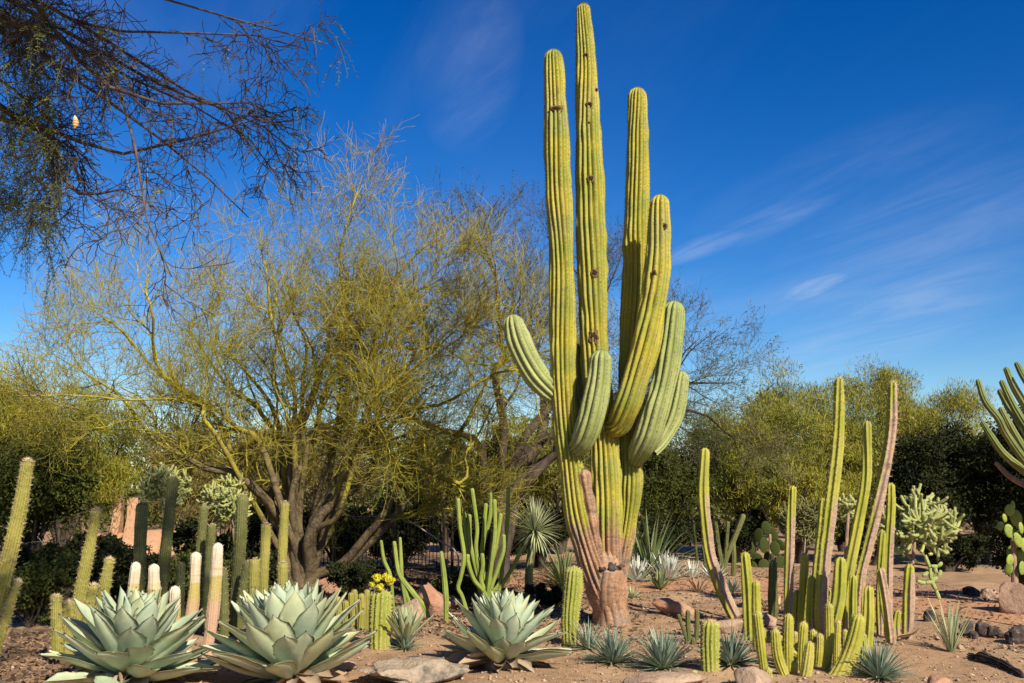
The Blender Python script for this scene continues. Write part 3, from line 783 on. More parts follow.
# ================================================================== LEAFY ROSETTES
def agave_leaf(mb, b, az, el, L, W, curl, rng, cup=.33, thick=.016, twist=0.0):
    ns, nv = 20, 7
    s = np.concatenate([np.linspace(0, .955, ns - 3), [.972, .986, 1.0]])
    a = el + curl * s ** 1.3
    ds = np.diff(s, prepend=0) * L
    hor = np.cumsum(np.cos(a) * ds); ver = np.cumsum(np.sin(a) * ds)
    rad = np.array((cos(az), sin(az), 0)); tan = np.array((-sin(az), cos(az), 0)); up = np.array((0, 0, 1.))
    C = b + hor[:, None] * rad + ver[:, None] * up
    Nn = -np.sin(a)[:, None] * rad + np.cos(a)[:, None] * up          # upper face
    w = np.where(s < .60, .55 + .45 * np.sin(np.clip(s / .60, 0, 1) * pi / 2), 1 - np.clip((s - .60) / .37, 0, 1) ** 1.6)
    w = W * np.maximum(w, .015) * (1 + .05 * rng.normal(0, 1, ns) * (s < .93))
    w[-3:] = (W * .045, W * .03, W * .004)
    v = np.linspace(-1, 1, nv)
    wav = 0.05 * np.sin(s * 9 + rng.uniform(0, 6))[:, None] * v[None] * W
    tw = twist * s
    off = cup * np.abs(v)[None] ** 1.8 * w[:, None] * (1 - .3 * s[:, None]) + wav
    side = np.cos(tw)[:, None] * tan + np.sin(tw)[:, None] * Nn
    top = C[:, None] + v[None, :, None] * w[:, None, None] * side[:, None] * (1 - .12 * (np.abs(v) ** 2)[None, :, None]) + off[..., None] * Nn[:, None]
    th = thick * (1 - v ** 2)[None] * (1 - s ** 2 * .8)[:, None] + .0015
    bot = top - th[..., None] * Nn[:, None]
    A = np.zeros((2, ns, nv, 4)); A[..., 0] = np.abs(v)[None, None]; A[..., 1] = s[None, :, None]; A[..., 3] = rng.random()
    i = np.arange(ns - 1)[:, None] * nv; j = np.arange(nv - 1)[None]
    q = np.stack([i + j, i + j + 1, i + nv + j + 1, i + nv + j], -1).reshape(-1, 4)
    n0 = ns * nv
    e1 = np.arange(ns - 1) * nv; e2 = e1 + nv - 1
    qe = np.concatenate([np.stack([e1, e1 + nv, e1 + nv + n0, e1 + n0], 1), np.stack([e2 + nv, e2, e2 + n0, e2 + nv + n0], 1)])
    mb.add(np.concatenate([top.reshape(-1, 3), bot.reshape(-1, 3)]), np.concatenate([q[:, ::-1] * 1, q + n0, qe]), None, A.reshape(-1, 4))

def agave(loc, L, W, n, seed, label, el0=86, el1=2, squash=1.0, zlift=.1, group=None, dry=18):
    rng = np.random.default_rng(seed)
    t = thing('agave', loc, label, 'agave', group)
    mb = MB(); ga = 2.39996
    off = rng.uniform(0, 6)
    for i in range(n):
        f = i / (n - 1)
        az = off + i * ga + rng.normal(0, .16)
        el = R_(el0 + (el1 - el0) * f ** 1.05) + rng.normal(0, .10)
        l = L * (.60 + .4 * min(1, f * 1.6) ** .8) * rng.uniform(.9, 1.06)
        r0 = .015 + .07 * f; z0 = zlift + .45 * L * (1 - f) ** 1.0
        b = np.array(loc) + (r0 * cos(az), r0 * sin(az), z0 * squash)
        agave_leaf(mb, b, az, el, l, W * (.72 + .28 * f) * rng.uniform(.92, 1.08), R_(rng.uniform(-14, 20)) + R_(8) * f, rng,
                   cup=rng.uniform(.32, .5) * (1.2 - .4 * f), thick=.02, twist=rng.normal(0, .12))
    ob = obj('rosette', mb, MAT['agave'], t, loc)
    mb = MB()
    for i in range(dry):
        az = rng.uniform(0, 2 * pi)
        b = np.array(loc) + (.07 * cos(az), .07 * sin(az), .055 + rng.uniform(-.02, .03))
        agave_leaf(mb, b, az, R_(rng.uniform(-16, -2)), L * rng.uniform(.5, .8), W * rng.uniform(.35, .6), R_(rng.uniform(-25, 20)), rng, cup=rng.uniform(.2, .9), thick=.004, twist=rng.normal(0, .8))
    # short stem hidden in the middle of the rosette
    obj('dry_skirt', mb, MAT['dry_leaf'], t, loc)
    mb = MB()
    Pz = np.array(loc) + np.array([(0, 0, -.03), (0, 0, .08), (0, 0, .16)])
    ribbed(mb, Pz, [.1, .1, .07], ribs=8, depth=.1, step=.03, rng=rng)
    obj('stem', mb, MAT['dry_leaf'], t, loc)
    t.rotation_euler = (R_(rng.uniform(-7, 7)), R_(rng.uniform(-7, 7)), 0)
    return t
def G(px, d): return gx(px, d)
agave(G(129, 6.35), .505, .106, 74, 41, 'wide blue-grey agave at the left, below the white-topped columns', zlift=.02)
agave(G(292, 6.35), .52, .110, 80, 42, 'tallest blue-grey agave, second from the left, in front of the palo verde trunk', zlift=.07, el1=12)
agave(G(500, 6.95), .43, .076, 72, 43, 'blue-grey agave with dry leaves around its foot, left of the cardon', zlift=.05, dry=30)

def spiky(name, loc, n, L, W, seed, mat, label, cat, el=(5, 88), bend=-.35, group=None, fold=.5, K=6, part='leaves', up_bias=1.0, parent=None, hz=0.0):
    """clump of long narrow folded leaves"""
    rng = np.random.default_rng(seed)
    f = (np.arange(n) + .5) / n
    el_ = np.radians(el[1] + (el[0] - el[1]) * f ** up_bias) + rng.normal(0, .08, n)
    az = np.arange(n) * 2.39996 + rng.normal(0, .2, n)
    l = L * rng.uniform(.75, 1.1, n)
    s = np.linspace(0, 1, K)
    a = el_[:, None] + bend * rng.uniform(.2, 1.4, n)[:, None] * s[None] ** 2
    ds = np.diff(s, prepend=0)[None] * l[:, None]
    h = np.cumsum(np.cos(a) * ds, 1) + .02; z = np.cumsum(np.sin(a) * ds, 1)
    rad = np.stack([np.cos(az), np.sin(az), 0 * az], 1); tan = np.stack([-np.sin(az), np.cos(az), 0 * az], 1)
    up = np.array((0, 0, 1.))
    C = np.array(loc) + h[..., None] * rad[:, None] + (z + hz)[..., None] * up
    Nn = -np.sin(a)[..., None] * rad[:, None] + np.cos(a)[..., None] * up
    w = W * (1 - s ** 2.2) * (.75 + .25 * np.sin(s * pi)); w[-1] = W * .03
    l_ = C + w[None, :, None] * tan[:, None] + fold * w[None, :, None] * Nn
    r_ = C - w[None, :, None] * tan[:, None] + fold * w[None, :, None] * Nn
    V = np.stack([l_, C, r_], 2)
    A = np.zeros((n, K, 3, 4)); A[..., 1] = s[None, :, None]; A[..., 3] = rng.random((n, 1, 1))
    b = (np.arange(n) * K * 3)[:, None, None]; i = (np.arange(K - 1) * 3)[None, :, None]; j = np.arange(2)[None, None]
    q = np.stack([b + i + j, b + i + j + 1, b + i + 4 + j, b + i + 3 + j], -1).reshape(-1, 4)
    mb = MB(); mb.add(V.reshape(-1, 3), q, None, A.reshape(-1, 4))
    if parent is not None: return obj(part, mb, MAT[mat], parent, parent.location)
    o = obj(name, mb, MAT[mat], None, loc)
    return tag(o, label, cat, group)

YG = 'spiky blue yuccas along the front of the bed'
spiky('yucca', gp(589, 646), 60, .25, .0085, 51, 'yucca', 'small spiky yucca squeezed between the spiny green column and the next yucca', 'yucca', group=YG)
spiky('yucca', gp(613, 661), 150, .27, .0085, 52, 'yucca', 'spiky blue-green yucca in front of the cardon trunk', 'yucca', group=YG)
spiky('yucca', gp(663, 667), 190, .30, .0085, 53, 'yucca', 'widest spiky blue-green yucca, between the cardon trunk and the stubby ribbed cactus', 'yucca', group=YG)
spiky('yucca', gp(731, 668), 130, .29, .0085, 54, 'yucca', 'shaded spiky yucca right of the stubby ribbed cactus', 'yucca', group=YG)
spiky('yucca', gp(879, 678), 190, .26, .0085, 55, 'yucca', 'round spiky blue-green yucca at the foot of the corky cactus stems', 'yucca', group=YG)
t = thing('agave', gp(405, 652), 'small fan-leaved agave with pale tips behind the flat grey boulder', 'agave')
spiky('x', gp(405, 652), 80, .19, .008, 56, 'yucca', '', '', parent=t, part='inner_leaves')
mb = MB(); rr = np.random.default_rng(57)
for i in range(26):
    agave_leaf(mb, gp(405, 652) + (0, 0, .04), i * 2.4, R_(82 - 1.9 * i), .29 * rr.uniform(.9, 1.1), .030, R_(5), rr, thick=.006)
obj('broad_leaves', mb, MAT['yucca_pale'], t, t.location)
b = gp(951, 654)
spiky('desert_spoon', b, 34, .40, .008, 58, 'yucca_pale', 'upright straw-green tuft of sword leaves on the bare soil at the right', 'plant', el=(58, 88), bend=-.15)
spiky('agave', gp(660, 590), 24, .30, .02, 59, 'yucca_green', 'small green agave behind the long slab of rock', 'agave', el=(20, 85), bend=.1)
spiky('agave', gp(633, 596), 26, .17, .012, 60, 'yucca_pale', 'tiny pale agave just right of the cardon trunk', 'agave', el=(5, 85), bend=.1)
spiky('agave', gp(698, 594), 22, .26, .013, 61, 'dry_leaf', 'half-dry straw-coloured agave beside the leaning lone column', 'agave', el=(20, 85), bend=-.2)
spiky('yucca', gx(650, 13.9), 60, 1.05, .022, 62, 'yucca_green', 'tall sword-leaved yucca behind the cardon, above the silvery aloes', 'yucca', el=(15, 88), bend=-.35)
spiky('yucca', gx(628, 14.6), 40, .85, .024, 63, 'yucca_green', 'green sword-leaved yucca half hidden by the right side of the cardon', 'yucca', el=(25, 88), bend=-.3)
AG = 'silvery aloes beyond the path'
spiky('aloe', gx(637, 13.5), 70, .38, .026, 64, 'silver', 'silver-white aloe touching the right edge of the cardon trunk in view', 'aloe', el=(0, 80), bend=.3, group=AG)
spiky('aloe', gx(668, 13.5), 80, .40, .026, 65, 'silver', 'silver-white aloe in the middle, under the tall sword-leaved yucca', 'aloe', el=(0, 80), bend=.3, group=AG)
spiky('aloe', gx(693, 13.7), 40, .26, .02, 66, 'silver', 'small silver-white aloe left of the leaning lone column', 'aloe', el=(0, 80), bend=.3, group=AG)
spiky('aloe', gx(714, 13.6), 36, .26, .02, 67, 'silver', 'small silver-white aloe right of the leaning lone column', 'aloe', el=(0, 80), bend=.3, group=AG)
spiky('yucca', gx(733, 12.0), 46, .22, .012, 68, 'yucca', 'small grey-green yucca at the path edge left of the torch cacti', 'yucca', el=(0, 80))
spiky('yucca', gx(812, 10.4), 60, .34, .014, 69, 'yucca', 'grey-green yucca seen between the tall columns at the right', 'yucca', el=(0, 80))
spiky('yucca', gx(563, 13.0), 70, .62, .018, 70, 'yucca_green', 'shaggy green yucca between the yucca tree and the cardon', 'yucca', el=(-5, 85))
# yucca tree with a shaggy round head
b = gx(529, 11.5)
t = thing('yucca_tree', b, 'small yucca tree, round shaggy head of thin leaves on a bare green trunk', 'yucca tree')
mb = MB(); P = np.array([b - (0, 0, .05), pt(529, 575, 11.5), pt(531, 555, 11.5), pt(535, 533, 11.5)])
ribbed(mb, P, [.052, .046, .044, .05], ribs=9, depth=.08, step=.04, rng=np.random.default_rng(71), dome=.5)
obj('trunk', mb, MAT['yucca_trunk'], t, b)
hd = pt(535, 531, 11.5)
spiky('x', hd, 210, .40, .009, 72, 'yucca_pale', '', '', el=(-55, 90), bend=-.3, parent=t, part='head')
# ================================================================== COLUMN CACTI
def plant(name, d, px, label, cat, group=None):
    b = gx(px, d); return thing(name, b, label, cat, group), b
def to_ground(pix, d):
    """append nothing: add a root point below the lowest pixel so that the stem stands in the soil"""
    x0, y0 = pix[0][0], pix[0][1]
    yg = 490 + (CAMZ / d) * F * 1.0
    if y0 < yg + 2: 
        dx = (pix[0][0] - pix[1][0]) / max(4, (pix[0][1] - pix[1][1]))
        return [(x0 + dx * (yg + 4 - y0) * .6, yg + 4)] + list(pix)
    return list(pix)
def col(parent, b, pix, d, w, mat, seed, part='stem', spines=None, **k):
    pix = to_ground(pix, d)
    if not np.isscalar(w): w = [w[0]] * (len(pix) - len(w)) + list(w)
    kw = dict(ribs=8, depth=.22, per=6, step=.022, wav=.045, wob=.2, rng=np.random.default_rng(seed), cork=nocork); kw.update(k)
    mb = MB(); sp = MB() if spines else None
    stem(mb, pix, d, w, spines=sp, **kw)
    if spines: merge(mb, sp)
    o = obj(part, mb, MAT[mat], parent, b)
    if spines: o.data.materials.append(MAT[spines])
    return o
def single(name, pix, d, w, mat, seed, label, cat='cactus', group=None, **k):
    pp = to_ground(pix, d)
    b = pxpath(pp[:1], d)[0]; b[2] = float(gh(b[0], b[1]))
    t = thing(name, b, label, cat, group)
    col(t, b, pix, d, w, mat, seed, **k)
    return t
def side_cork(h0, h1, side=1, amt=.9):
    """cork on one flank and on the old lower wood (s along the stem)"""
    def f(s, nx, V):
        c = np.clip((h1 - s) / max(h1 - h0, 1e-3), 0, 1)
        return np.clip(amt * c * (0.55 + .6 * np.clip(side * nx[..., 0] + .15, -1, 1)) + .15 * c, 0, 1)
    return f

LG = 'olive spiny columns at the left edge'
LK = dict(ribs=15, depth=.10, spines='spine', sp_len=.028, sp_n=3, sp_step=2, sp_w=.0016)
single('column_cactus', [(-16, 660), (-5, 615), (9, 557), (21, 504), (28, 459)], 7.0, [15, 15, 15, 14, 11], 'olive', 101, 'thick leaning olive column cut by the left edge, with a dark tip', group=LG, **LK)
single('column_cactus', [(-8, 668), (0, 640), (8, 613), (18, 580)], 6.9, [8, 9, 9, 7], 'olive', 102, 'short slim olive column leaning right at the left edge', group=LG, **LK)
single('column_cactus', [(74, 640), (79, 600), (88, 555), (97, 508)], 7.7, [13, 13, 12, 9], 'olive', 103, 'tall olive column rising behind the four short spiny ones at the left', group=LG, **LK)
single('column_cactus', [(97, 628), (101, 605), (105, 585), (110, 558)], 7.5, [9, 10, 11, 9], 'olive', 104, 'spiny olive column nearest the first white-topped column', group=LG, **LK)
single('column_cactus', [(86, 640), (89, 610), (94, 584)], 7.3, [11, 11, 9], 'olive', 105, 'short spiny olive column just in front of the tall olive one', group=LG, **LK)
single('column_cactus', [(57, 655), (57, 640), (56, 595)], 7.2, [11, 12, 10], 'olive', 106, 'upright short spiny olive column left of three others, above the left agave', group=LG, **LK)
single('column_cactus', [(68, 650), (68, 630), (69, 601)], 7.35, [11, 11, 9], 'olive', 107, 'shortest spiny olive column, second of the short four', group=LG, **LK)

WG = 'white-topped woolly columns behind the agaves'
WK = dict(wav=.10, irr=.06, ribs=18, depth=.08, per=4, spines='hair', sp_len=.009, sp_n=3, sp_step=2)
single('old_man_cactus', [(132, 645), (133, 596), (136, 562)], 7.25, [10, 10.5, 9.5], 'woolly', 111, 'white-topped woolly column, leftmost of the five', group=WG, **WK)
single('old_man_cactus', [(152, 645), (154, 600), (154, 564)], 7.3, [11, 12, 10], 'woolly', 112, 'white-topped woolly column, second from the left of the five', group=WG, **WK)
single('old_man_cactus', [(174, 645), (175, 620), (175, 586)], 7.1, [9, 10, 9], 'woolly', 113, 'lowest woolly white column, only its tip above the left agave', group=WG, **WK)
single('old_man_cactus', [(186, 645), (190, 621), (194, 593), (196, 552)], 7.3, [11, 11, 11, 10], 'woolly', 114, 'white-topped woolly column just left of the tallest one', group=WG, **WK)
single('old_man_cactus', [(207, 650), (211, 628), (215, 589), (218, 543)], 7.25, [12, 12, 12, 11], 'woolly', 115, 'tallest white-topped woolly column, between the two left agaves', group=WG, **WK)

GG = 'dim green columns standing in the shade at the left'
GK = dict(ribs=16, depth=.09, spines='spine', sp_len=.022, sp_n=2, sp_step=3, sp_w=.0014, irr=.04)
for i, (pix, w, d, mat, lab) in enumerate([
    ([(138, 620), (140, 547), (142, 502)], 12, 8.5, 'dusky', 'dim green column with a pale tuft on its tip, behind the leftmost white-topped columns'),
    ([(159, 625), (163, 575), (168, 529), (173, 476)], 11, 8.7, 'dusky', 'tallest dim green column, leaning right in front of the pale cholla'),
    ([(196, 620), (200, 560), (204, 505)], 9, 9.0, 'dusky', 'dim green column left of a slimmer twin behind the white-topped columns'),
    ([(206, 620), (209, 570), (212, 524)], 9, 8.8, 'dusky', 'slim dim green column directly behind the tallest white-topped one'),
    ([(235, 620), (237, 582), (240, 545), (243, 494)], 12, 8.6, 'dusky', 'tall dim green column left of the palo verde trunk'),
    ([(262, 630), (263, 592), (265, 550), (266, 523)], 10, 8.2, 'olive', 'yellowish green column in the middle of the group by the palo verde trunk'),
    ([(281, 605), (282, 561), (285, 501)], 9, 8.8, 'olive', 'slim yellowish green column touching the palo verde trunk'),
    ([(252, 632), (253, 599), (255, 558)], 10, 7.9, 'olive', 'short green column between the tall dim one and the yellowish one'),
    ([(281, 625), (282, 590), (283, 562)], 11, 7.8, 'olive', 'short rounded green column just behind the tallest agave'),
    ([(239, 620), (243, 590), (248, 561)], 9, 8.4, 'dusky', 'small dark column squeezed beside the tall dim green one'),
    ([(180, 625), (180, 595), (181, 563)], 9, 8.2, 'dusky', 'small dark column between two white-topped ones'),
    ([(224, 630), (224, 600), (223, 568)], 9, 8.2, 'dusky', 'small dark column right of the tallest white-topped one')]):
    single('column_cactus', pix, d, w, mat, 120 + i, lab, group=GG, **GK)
# pale tuft on the first
# ---- short ribbed cacti
b = gp(381, 652)
t = thing('ribbed_cactus', b, 'squat ribbed cactus crowned with yellow flowers, right of the tallest agave', 'cactus')
BK = dict(ribs=12, depth=.2, per=6, step=.012, wav=.03, sp_len=.024, sp_n=4, sp_step=2, sp_w=.002, dome=.55)
col(t, b, [(380, 655), (380, 625), (381, 590)], b[1], [20, 22, 22], 'barrel', 141, 'body', 'spine', **BK)
rr = np.random.default_rng(142)
for (x, y, r, dy) in ((390, 582, 6.2, -.02), (380, 588, 5.0, -.07), (377, 579, 6.0, 0), (386, 577, 4.5, .04), (372, 585, 4, .0)):
    c = pt(x, y, b[1] + dy); rad_ = r * .85 * mpp(c)
    mb = MB(); k = 70
    D = rr.normal(0, 1, (k, 3)); D[:, 2] = np.abs(D[:, 2]) * .8 - .1; D /= np.linalg.norm(D, axis=1)[:, None]
    ellipsoid(mb, c, rad_ * .75, None, 10, 7, (0, .2, 0, .4))
    leaves(mb, c + D * rad_ * .45, D + (0, 0, .4), np.full(k, rad_ * .75), np.full(k, rad_ * .22), rr)
    obj('flower', mb, MAT['flower'], t, b)
b = gp(572, 643)
t = thing('ribbed_cactus', b, 'bright green spiny club-shaped column left of the cardon trunk', 'cactus')
col(t, b, [(569, 648), (570, 620), (573, 590), (574, 567)], b[1], [15, 17, 19, 17], 'barrel', 143, 'body', 'spine', **dict(BK, ribs=13, sp_len=.018, dome=.6))
b = gp(710, 672)
t = thing('ribbed_cactus', b, 'stubby ribbed cactus with reddish spines on top, between two spiky yuccas', 'cactus')
col(t, b, [(710, 676), (710, 650), (710, 620)], b[1], [18, 19, 19], 'barrel', 144, 'body', 'spine', **dict(BK, ribs=12, sp_len=.016))
mb = MB(); tp = pt(710, 621, b[1]); k = 130
D = rr.normal(0, .5, (k, 3)) + (0, 0, 1); D /= np.linalg.norm(D, axis=1)[:, None]
sliver(mb, tp + rr.normal(0, .022, (k, 3)) * (1, 1, .25) - (0, 0, .012), D, rr.uniform(.02, .045, (k, 1)), .0015, rr)
obj('crown_spines', mb, MAT['spine_red'], t, b)
b = gp(694, 682)
t = thing('ribbed_cactus', b, 'tiny green cactus stub at the front edge by the pale stones', 'cactus')
col(t, b, [(694, 685), (694, 678), (694, 671)], b[1], [6, 7, 6], 'barrel', 145, 'body', 'spine', **dict(BK, ribs=9, sp_len=.01, step=.006))
# low clump under the palo verde
b = gx(350, 8.6)
t = thing('hedgehog_cactus', b, 'low clump of stubby yellow-green stems left of the flowering cactus', 'cactus')
for i, (x, y0, y1, w) in enumerate(((338, 622, 596, 8), (345, 624, 600, 9), (350, 628, 592, 8), (355, 627, 589, 8), (361, 626, 593, 9), (366, 624, 589, 8), (334, 622, 605, 7), (357, 634, 607, 7), (352, 634, 604, 6))):
    col(t, b, [(x, y0), (x + 1, (y0 + y1) / 2), (x + (i % 3) - 1, y1)], 8.6 + .06 * (i % 4), w * .8, 'olive', 150 + i, ribs=9, per=4)
b = gx(689, 8.1)
t = thing('hedgehog_cactus', b, 'cluster of small dark stems behind the widest yucca', 'cactus')
for i, (pix, w) in enumerate((([(687, 640), (683, 628), (678, 614)], 4), ([(689, 640), (688, 625), (688, 610)], 5), ([(696, 640), (697, 625), (697, 609)], 5), ([(693, 650), (693, 645), (694, 637)], 6), ([(688, 650), (687, 645), (687, 640)], 5))):
    col(t, b, pix, 8.1, w, 'dusky', 160 + i, ribs=8, per=4)

# ---- torch and column clumps at the right
DF = 6.75
tbase = lambda s, nx, V: np.clip(.62 - s * 2.6, 0, 1)
TK = dict(cork=tbase, ribs=11, depth=.16, per=6, step=.012, spines='spine', sp_len=.015, sp_n=3, sp_step=2)
t, b = plant('torch_cactus', DF, 790, 'low clump of stubby bright yellow-green stems at the front right', 'cactus')
for i, (pix, w, dd) in enumerate([
    ([(769, 684), (765, 672), (761.5, 650), (757, 612)], [8, 9, 10, 9], 0),
    ([(790, 686), (785, 677), (777.5, 655), (775, 629)], [10, 10.5, 11, 9], -.05),
    ([(788.5, 682), (788, 666), (788, 641), (788.5, 614)], [9, 10, 11, 9.5], .1),
    ([(801, 684), (802, 661), (803.5, 622)], [9, 10.5, 9.5], .1),
    ([(803, 690), (805, 680), (808, 660), (810, 642)], [11, 11.5, 12, 9], -.15),
    ([(794, 682), (794, 673), (795, 661)], [6, 7, 6], -.02),
    ([(812, 676), (814, 655), (813, 630)], [8, 9, 8], .35), ([(781, 676), (780, 655), (781, 636)], [7, 8, 7], .4), ([(770, 690), (769, 680), (768, 668)], [7, 8, 7], -.2), ([(797, 676), (796, 650), (795, 632)], [6, 7, 6], .5)]):
    col(t, b, pix, DF + dd, w, 'torch', 170 + i, **TK)
t, b = plant('torch_cactus', DF, 838, 'clump with one thick curved bright yellow stem at the front right', 'cactus')
for i, (pix, w, dd) in enumerate([
    ([(823, 690), (833, 682), (846, 662), (854, 641), (859, 614)], [16, 17, 17, 16, 14], -.1),
    ([(824, 684), (826, 668), (829, 641), (829, 604)], [8, 9, 9.5, 8], .1),
    ([(836, 668), (837, 645), (838, 621)], [6, 7, 6], .25),
    ([(846, 668), (845, 650), (845, 630)], [6, 6, 5], .3), ([(818, 676), (819, 655), (820, 634)], [8, 9, 8], .3), ([(862, 676), (864, 655), (863, 634)], [7, 8, 7], .15)]):
    col(t, b, pix, DF + dd, w, 'torch', 180 + i, **TK)
D8 = 7.9
CK = dict(ribs=6, depth=.38, sharp=True, per=8, step=.02, spines='spine', sp_len=.016, sp_n=3, sp_step=3, wob=.5)
t, b = plant('column_cactus', D8, 838, 'tallest clump of slender columns at the right, yellow-green with corky pinkish flanks', 'cactus')
for i, (pix, w, dd, hc) in enumerate([
    ([(822, 632), (821, 610), (824, 565), (831, 504), (838, 442), (839, 378)], [12, 13, 13.5, 13.5, 12.5, 9], 0, (.25, .75)),
    ([(843, 632), (845, 600), (849, 570), (858, 524), (866.5, 475), (867, 421)], [10, 11, 11.5, 11.5, 11, 9], .1, (.0, .25)),
    ([(855, 625), (860, 578), (868.6, 545), (881, 488), (891, 430), (893, 382)], [10, 11, 11.5, 11.5, 11, 8], .3, (.85, 1.1)),
    ([(815, 625), (815, 594), (817, 570), (821, 533), (823, 498)], [7, 8, 9, 9, 8], .2, (.0, .15)),
    ([(834, 640), (835.5, 618), (839, 593), (841, 557)], [11, 14, 14.5, 12], -.2, (.0, .1)),
    ([(853, 640), (853, 620), (853, 575)], [8, 9, 8], -.15, (.0, .1)),
    ([(802, 625), (803, 605), (805, 553)], [9, 11, 9], .25, (.0, .3)),
    ([(811, 632), (811, 610), (812, 576)], [8, 10, 8], .1, (.2, .6)), ([(829, 640), (828, 615), (827, 588)], [8, 9, 8], .35, (.0, .3)), ([(796, 632), (796, 612), (797, 590)], [7, 8, 7], .3, (.3, .7)), ([(848, 632), (850, 610), (851, 548)], [7, 9, 8], .45, (.3, .7))]):
    col(t, b, pix, D8 + dd, w, 'column' , 190 + i, **dict(CK, **({'sp_len': .035, 'sp_n': 5} if i in (0, 2) else {}), cork=side_cork(hc[0], hc[1], 1 if i != 2 else 1, .95 if i != 2 else 1.1)))
t, b = plant('column_cactus', 8.3, 892, 'clump of corky orange-flanked columns under the pale cholla at the right', 'cactus')
for i, (pix, w, dd, hc) in enumerate([
    ([(888, 630), (888, 571), (890.7, 511), (890.7, 483)], [8, 10, 9.5, 8], .2, (.5, .8)),
    ([(892, 655), (890.7, 639), (885, 600), (880.5, 568)], [10, 11, 11.5, 9], -.5, (.95, 1.3)),
    ([(907, 635), (908, 618), (909, 595), (909.5, 564)], [10, 12, 12.5, 9], -.2, (.7, 1.0)),
    ([(867.5, 655), (867.5, 643), (868.5, 620), (869, 586)], [10, 12, 12.5, 10], -.55, (0, .1)),
    ([(861, 640), (861, 610), (862, 572)], [6, 8, 7], -.1, (0, .1)),
    ([(880, 640), (880, 600), (882, 530)], [6, 8, 8], .15, (.2, .5)),
    ([(897, 640), (896, 625), (898, 610)], [7, 8, 7], -.2, (.2, .6))]):
    col(t, b, pix, 8.3 + dd, w, 'column', 200 + i, **dict(CK, cork=side_cork(hc[0], hc[1], 1, 1.1)))
single('column_cactus', [(735, 617), (730, 607), (720, 585), (711, 558), (707, 532), (703.5, 491), (705, 448)], 9.5, [13, 13, 13, 11.5, 12, 11.5, 9], 'column', 220,
       'lone slender column leaning left, tan flanks and green tip, right of the cardon', **dict(CK, cork=side_cork(.25, .95, 1, .95)))
single('column_cactus', [(788, 625), (789, 570), (790.6, 522), (793, 486)], 8.6, [9, 10, 10, 8], 'column', 221,
       'single straight corky column left of the tallest clump', **dict(CK, cork=side_cork(.6, 1.05, 1, 1.0)))
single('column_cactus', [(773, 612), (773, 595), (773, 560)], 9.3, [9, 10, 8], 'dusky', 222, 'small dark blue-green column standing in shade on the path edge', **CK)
t = single('column_cactus', [(750, 640), (749, 620), (747.5, 589), (745, 552)], 8.0, [12, 13, 13, 10], 'column', 223, 'sharp-ribbed green column, dark on its left, behind the torch cacti', **CK)
single('column_cactus', [(757, 630), (756.5, 611), (756, 581)], 7.6, [9, 10, 8], 'torch', 224, 'short smooth yellow-green column in front of the sharp-ribbed one', **dict(TK, ribs=7))
single('column_cactus', [(776, 640), (767, 640), (762, 628)], 7.0, [6, 6, 5], 'torch', 225, 'tiny side shoot lying low between the torch cacti', **dict(TK, ribs=7))

# ---- candelabra cluster in the middle
DM = 9.8
t, b = plant('candelabra_cactus', DM, 487, 'many-stemmed slim green candelabra cactus behind the middle agave', 'cactus')
stems = [
    [(462, 596), (458, 588), (461, 576), (464, 556), (460, 527), (458, 498)],
    [(487, 596), (480, 575), (476, 548), (477, 527), (472, 488)],
    [(487, 596), (483, 570), (483, 546), (490, 517), (491.5, 492)],
    [(490, 596), (500, 582), (503, 560), (507, 527), (508.5, 487)],
    [(487, 596), (489, 574), (496, 546), (501, 513)],
    [(496, 596), (505, 580), (514, 565), (522, 547)],
    [(480, 590), (470, 566), (466.6, 540), (464, 512)],
    [(483, 590), (476, 570), (470, 540), (469.5, 514)],
    [(488, 592), (492, 560), (495, 530), (494.5, 499)],
    [(487, 592), (482, 560), (484, 530), (486, 503)],
    [(490, 592), (499, 565), (503.5, 550), (503.5, 534)],
    [(484, 592), (474, 580), (468, 562), (468, 554)],
    [(489, 594), (490, 578), (492, 560), (497, 545)],
    [(486, 594), (481, 580), (483, 565), (482, 553)]]
rr = np.random.default_rng(230)
for i, pix in enumerate(stems):
    dd = rr.uniform(-.18, .22)
    col(t, b, [(p[0], p[1]) for p in pix], DM + dd, 4.3, 'candelabra', 231 + i, ribs=7, per=4, step=.03, depth=.2)
single('column_cactus', [(446, 612), (446, 599), (444, 575), (441, 551)], 9.3, [5, 6, 5.5, 4], 'candelabra', 250, 'slim single green stem left of the candelabra cactus, beside the red rocks', ribs=7)
t, b = plant('creeping_cactus', 9.6, 425, 'bent green stems sprawling over the red rocks, with upright thin shoots', 'cactus')
for i, (pix, w) in enumerate([([(427, 618), (424, 608), (412, 592), (399, 573), (394, 541)], [8, 7, 6, 5, 4]), ([(405, 600), (402, 580), (401, 560), (400, 537)], [4, 4, 4, 3]),
                              ([(393, 600), (390, 575), (384, 560), (381, 540)], [3, 4, 4, 3]), ([(411, 608), (405, 590), (397, 566), (396, 555)], [4, 4, 4, 3])]):
    col(t, b, pix, 9.6, w, 'candelabra', 251 + i, ribs=7, per=4)
t, b = plant('column_cactus', 14.3, 722, 'group of dim green stems beyond the path behind the leaning lone column', 'cactus')
for i, (pix, w) in enumerate([([(724, 580), (722, 565), (718, 545), (715, 521)], 5), ([(722, 580), (726, 559), (735, 537), (744, 514)], 5.5), ([(724, 580), (726, 550), (728, 521)], 4),
                              ([(733, 580), (734, 560), (733, 540)], 5), ([(706, 580), (705, 562), (703, 545)], 4), ([(697, 580), (697, 560), (693, 520)], 3)]):
    col(t, b, pix, 14.3, w, 'dusky', 260 + i, ribs=7, per=4, step=.05)
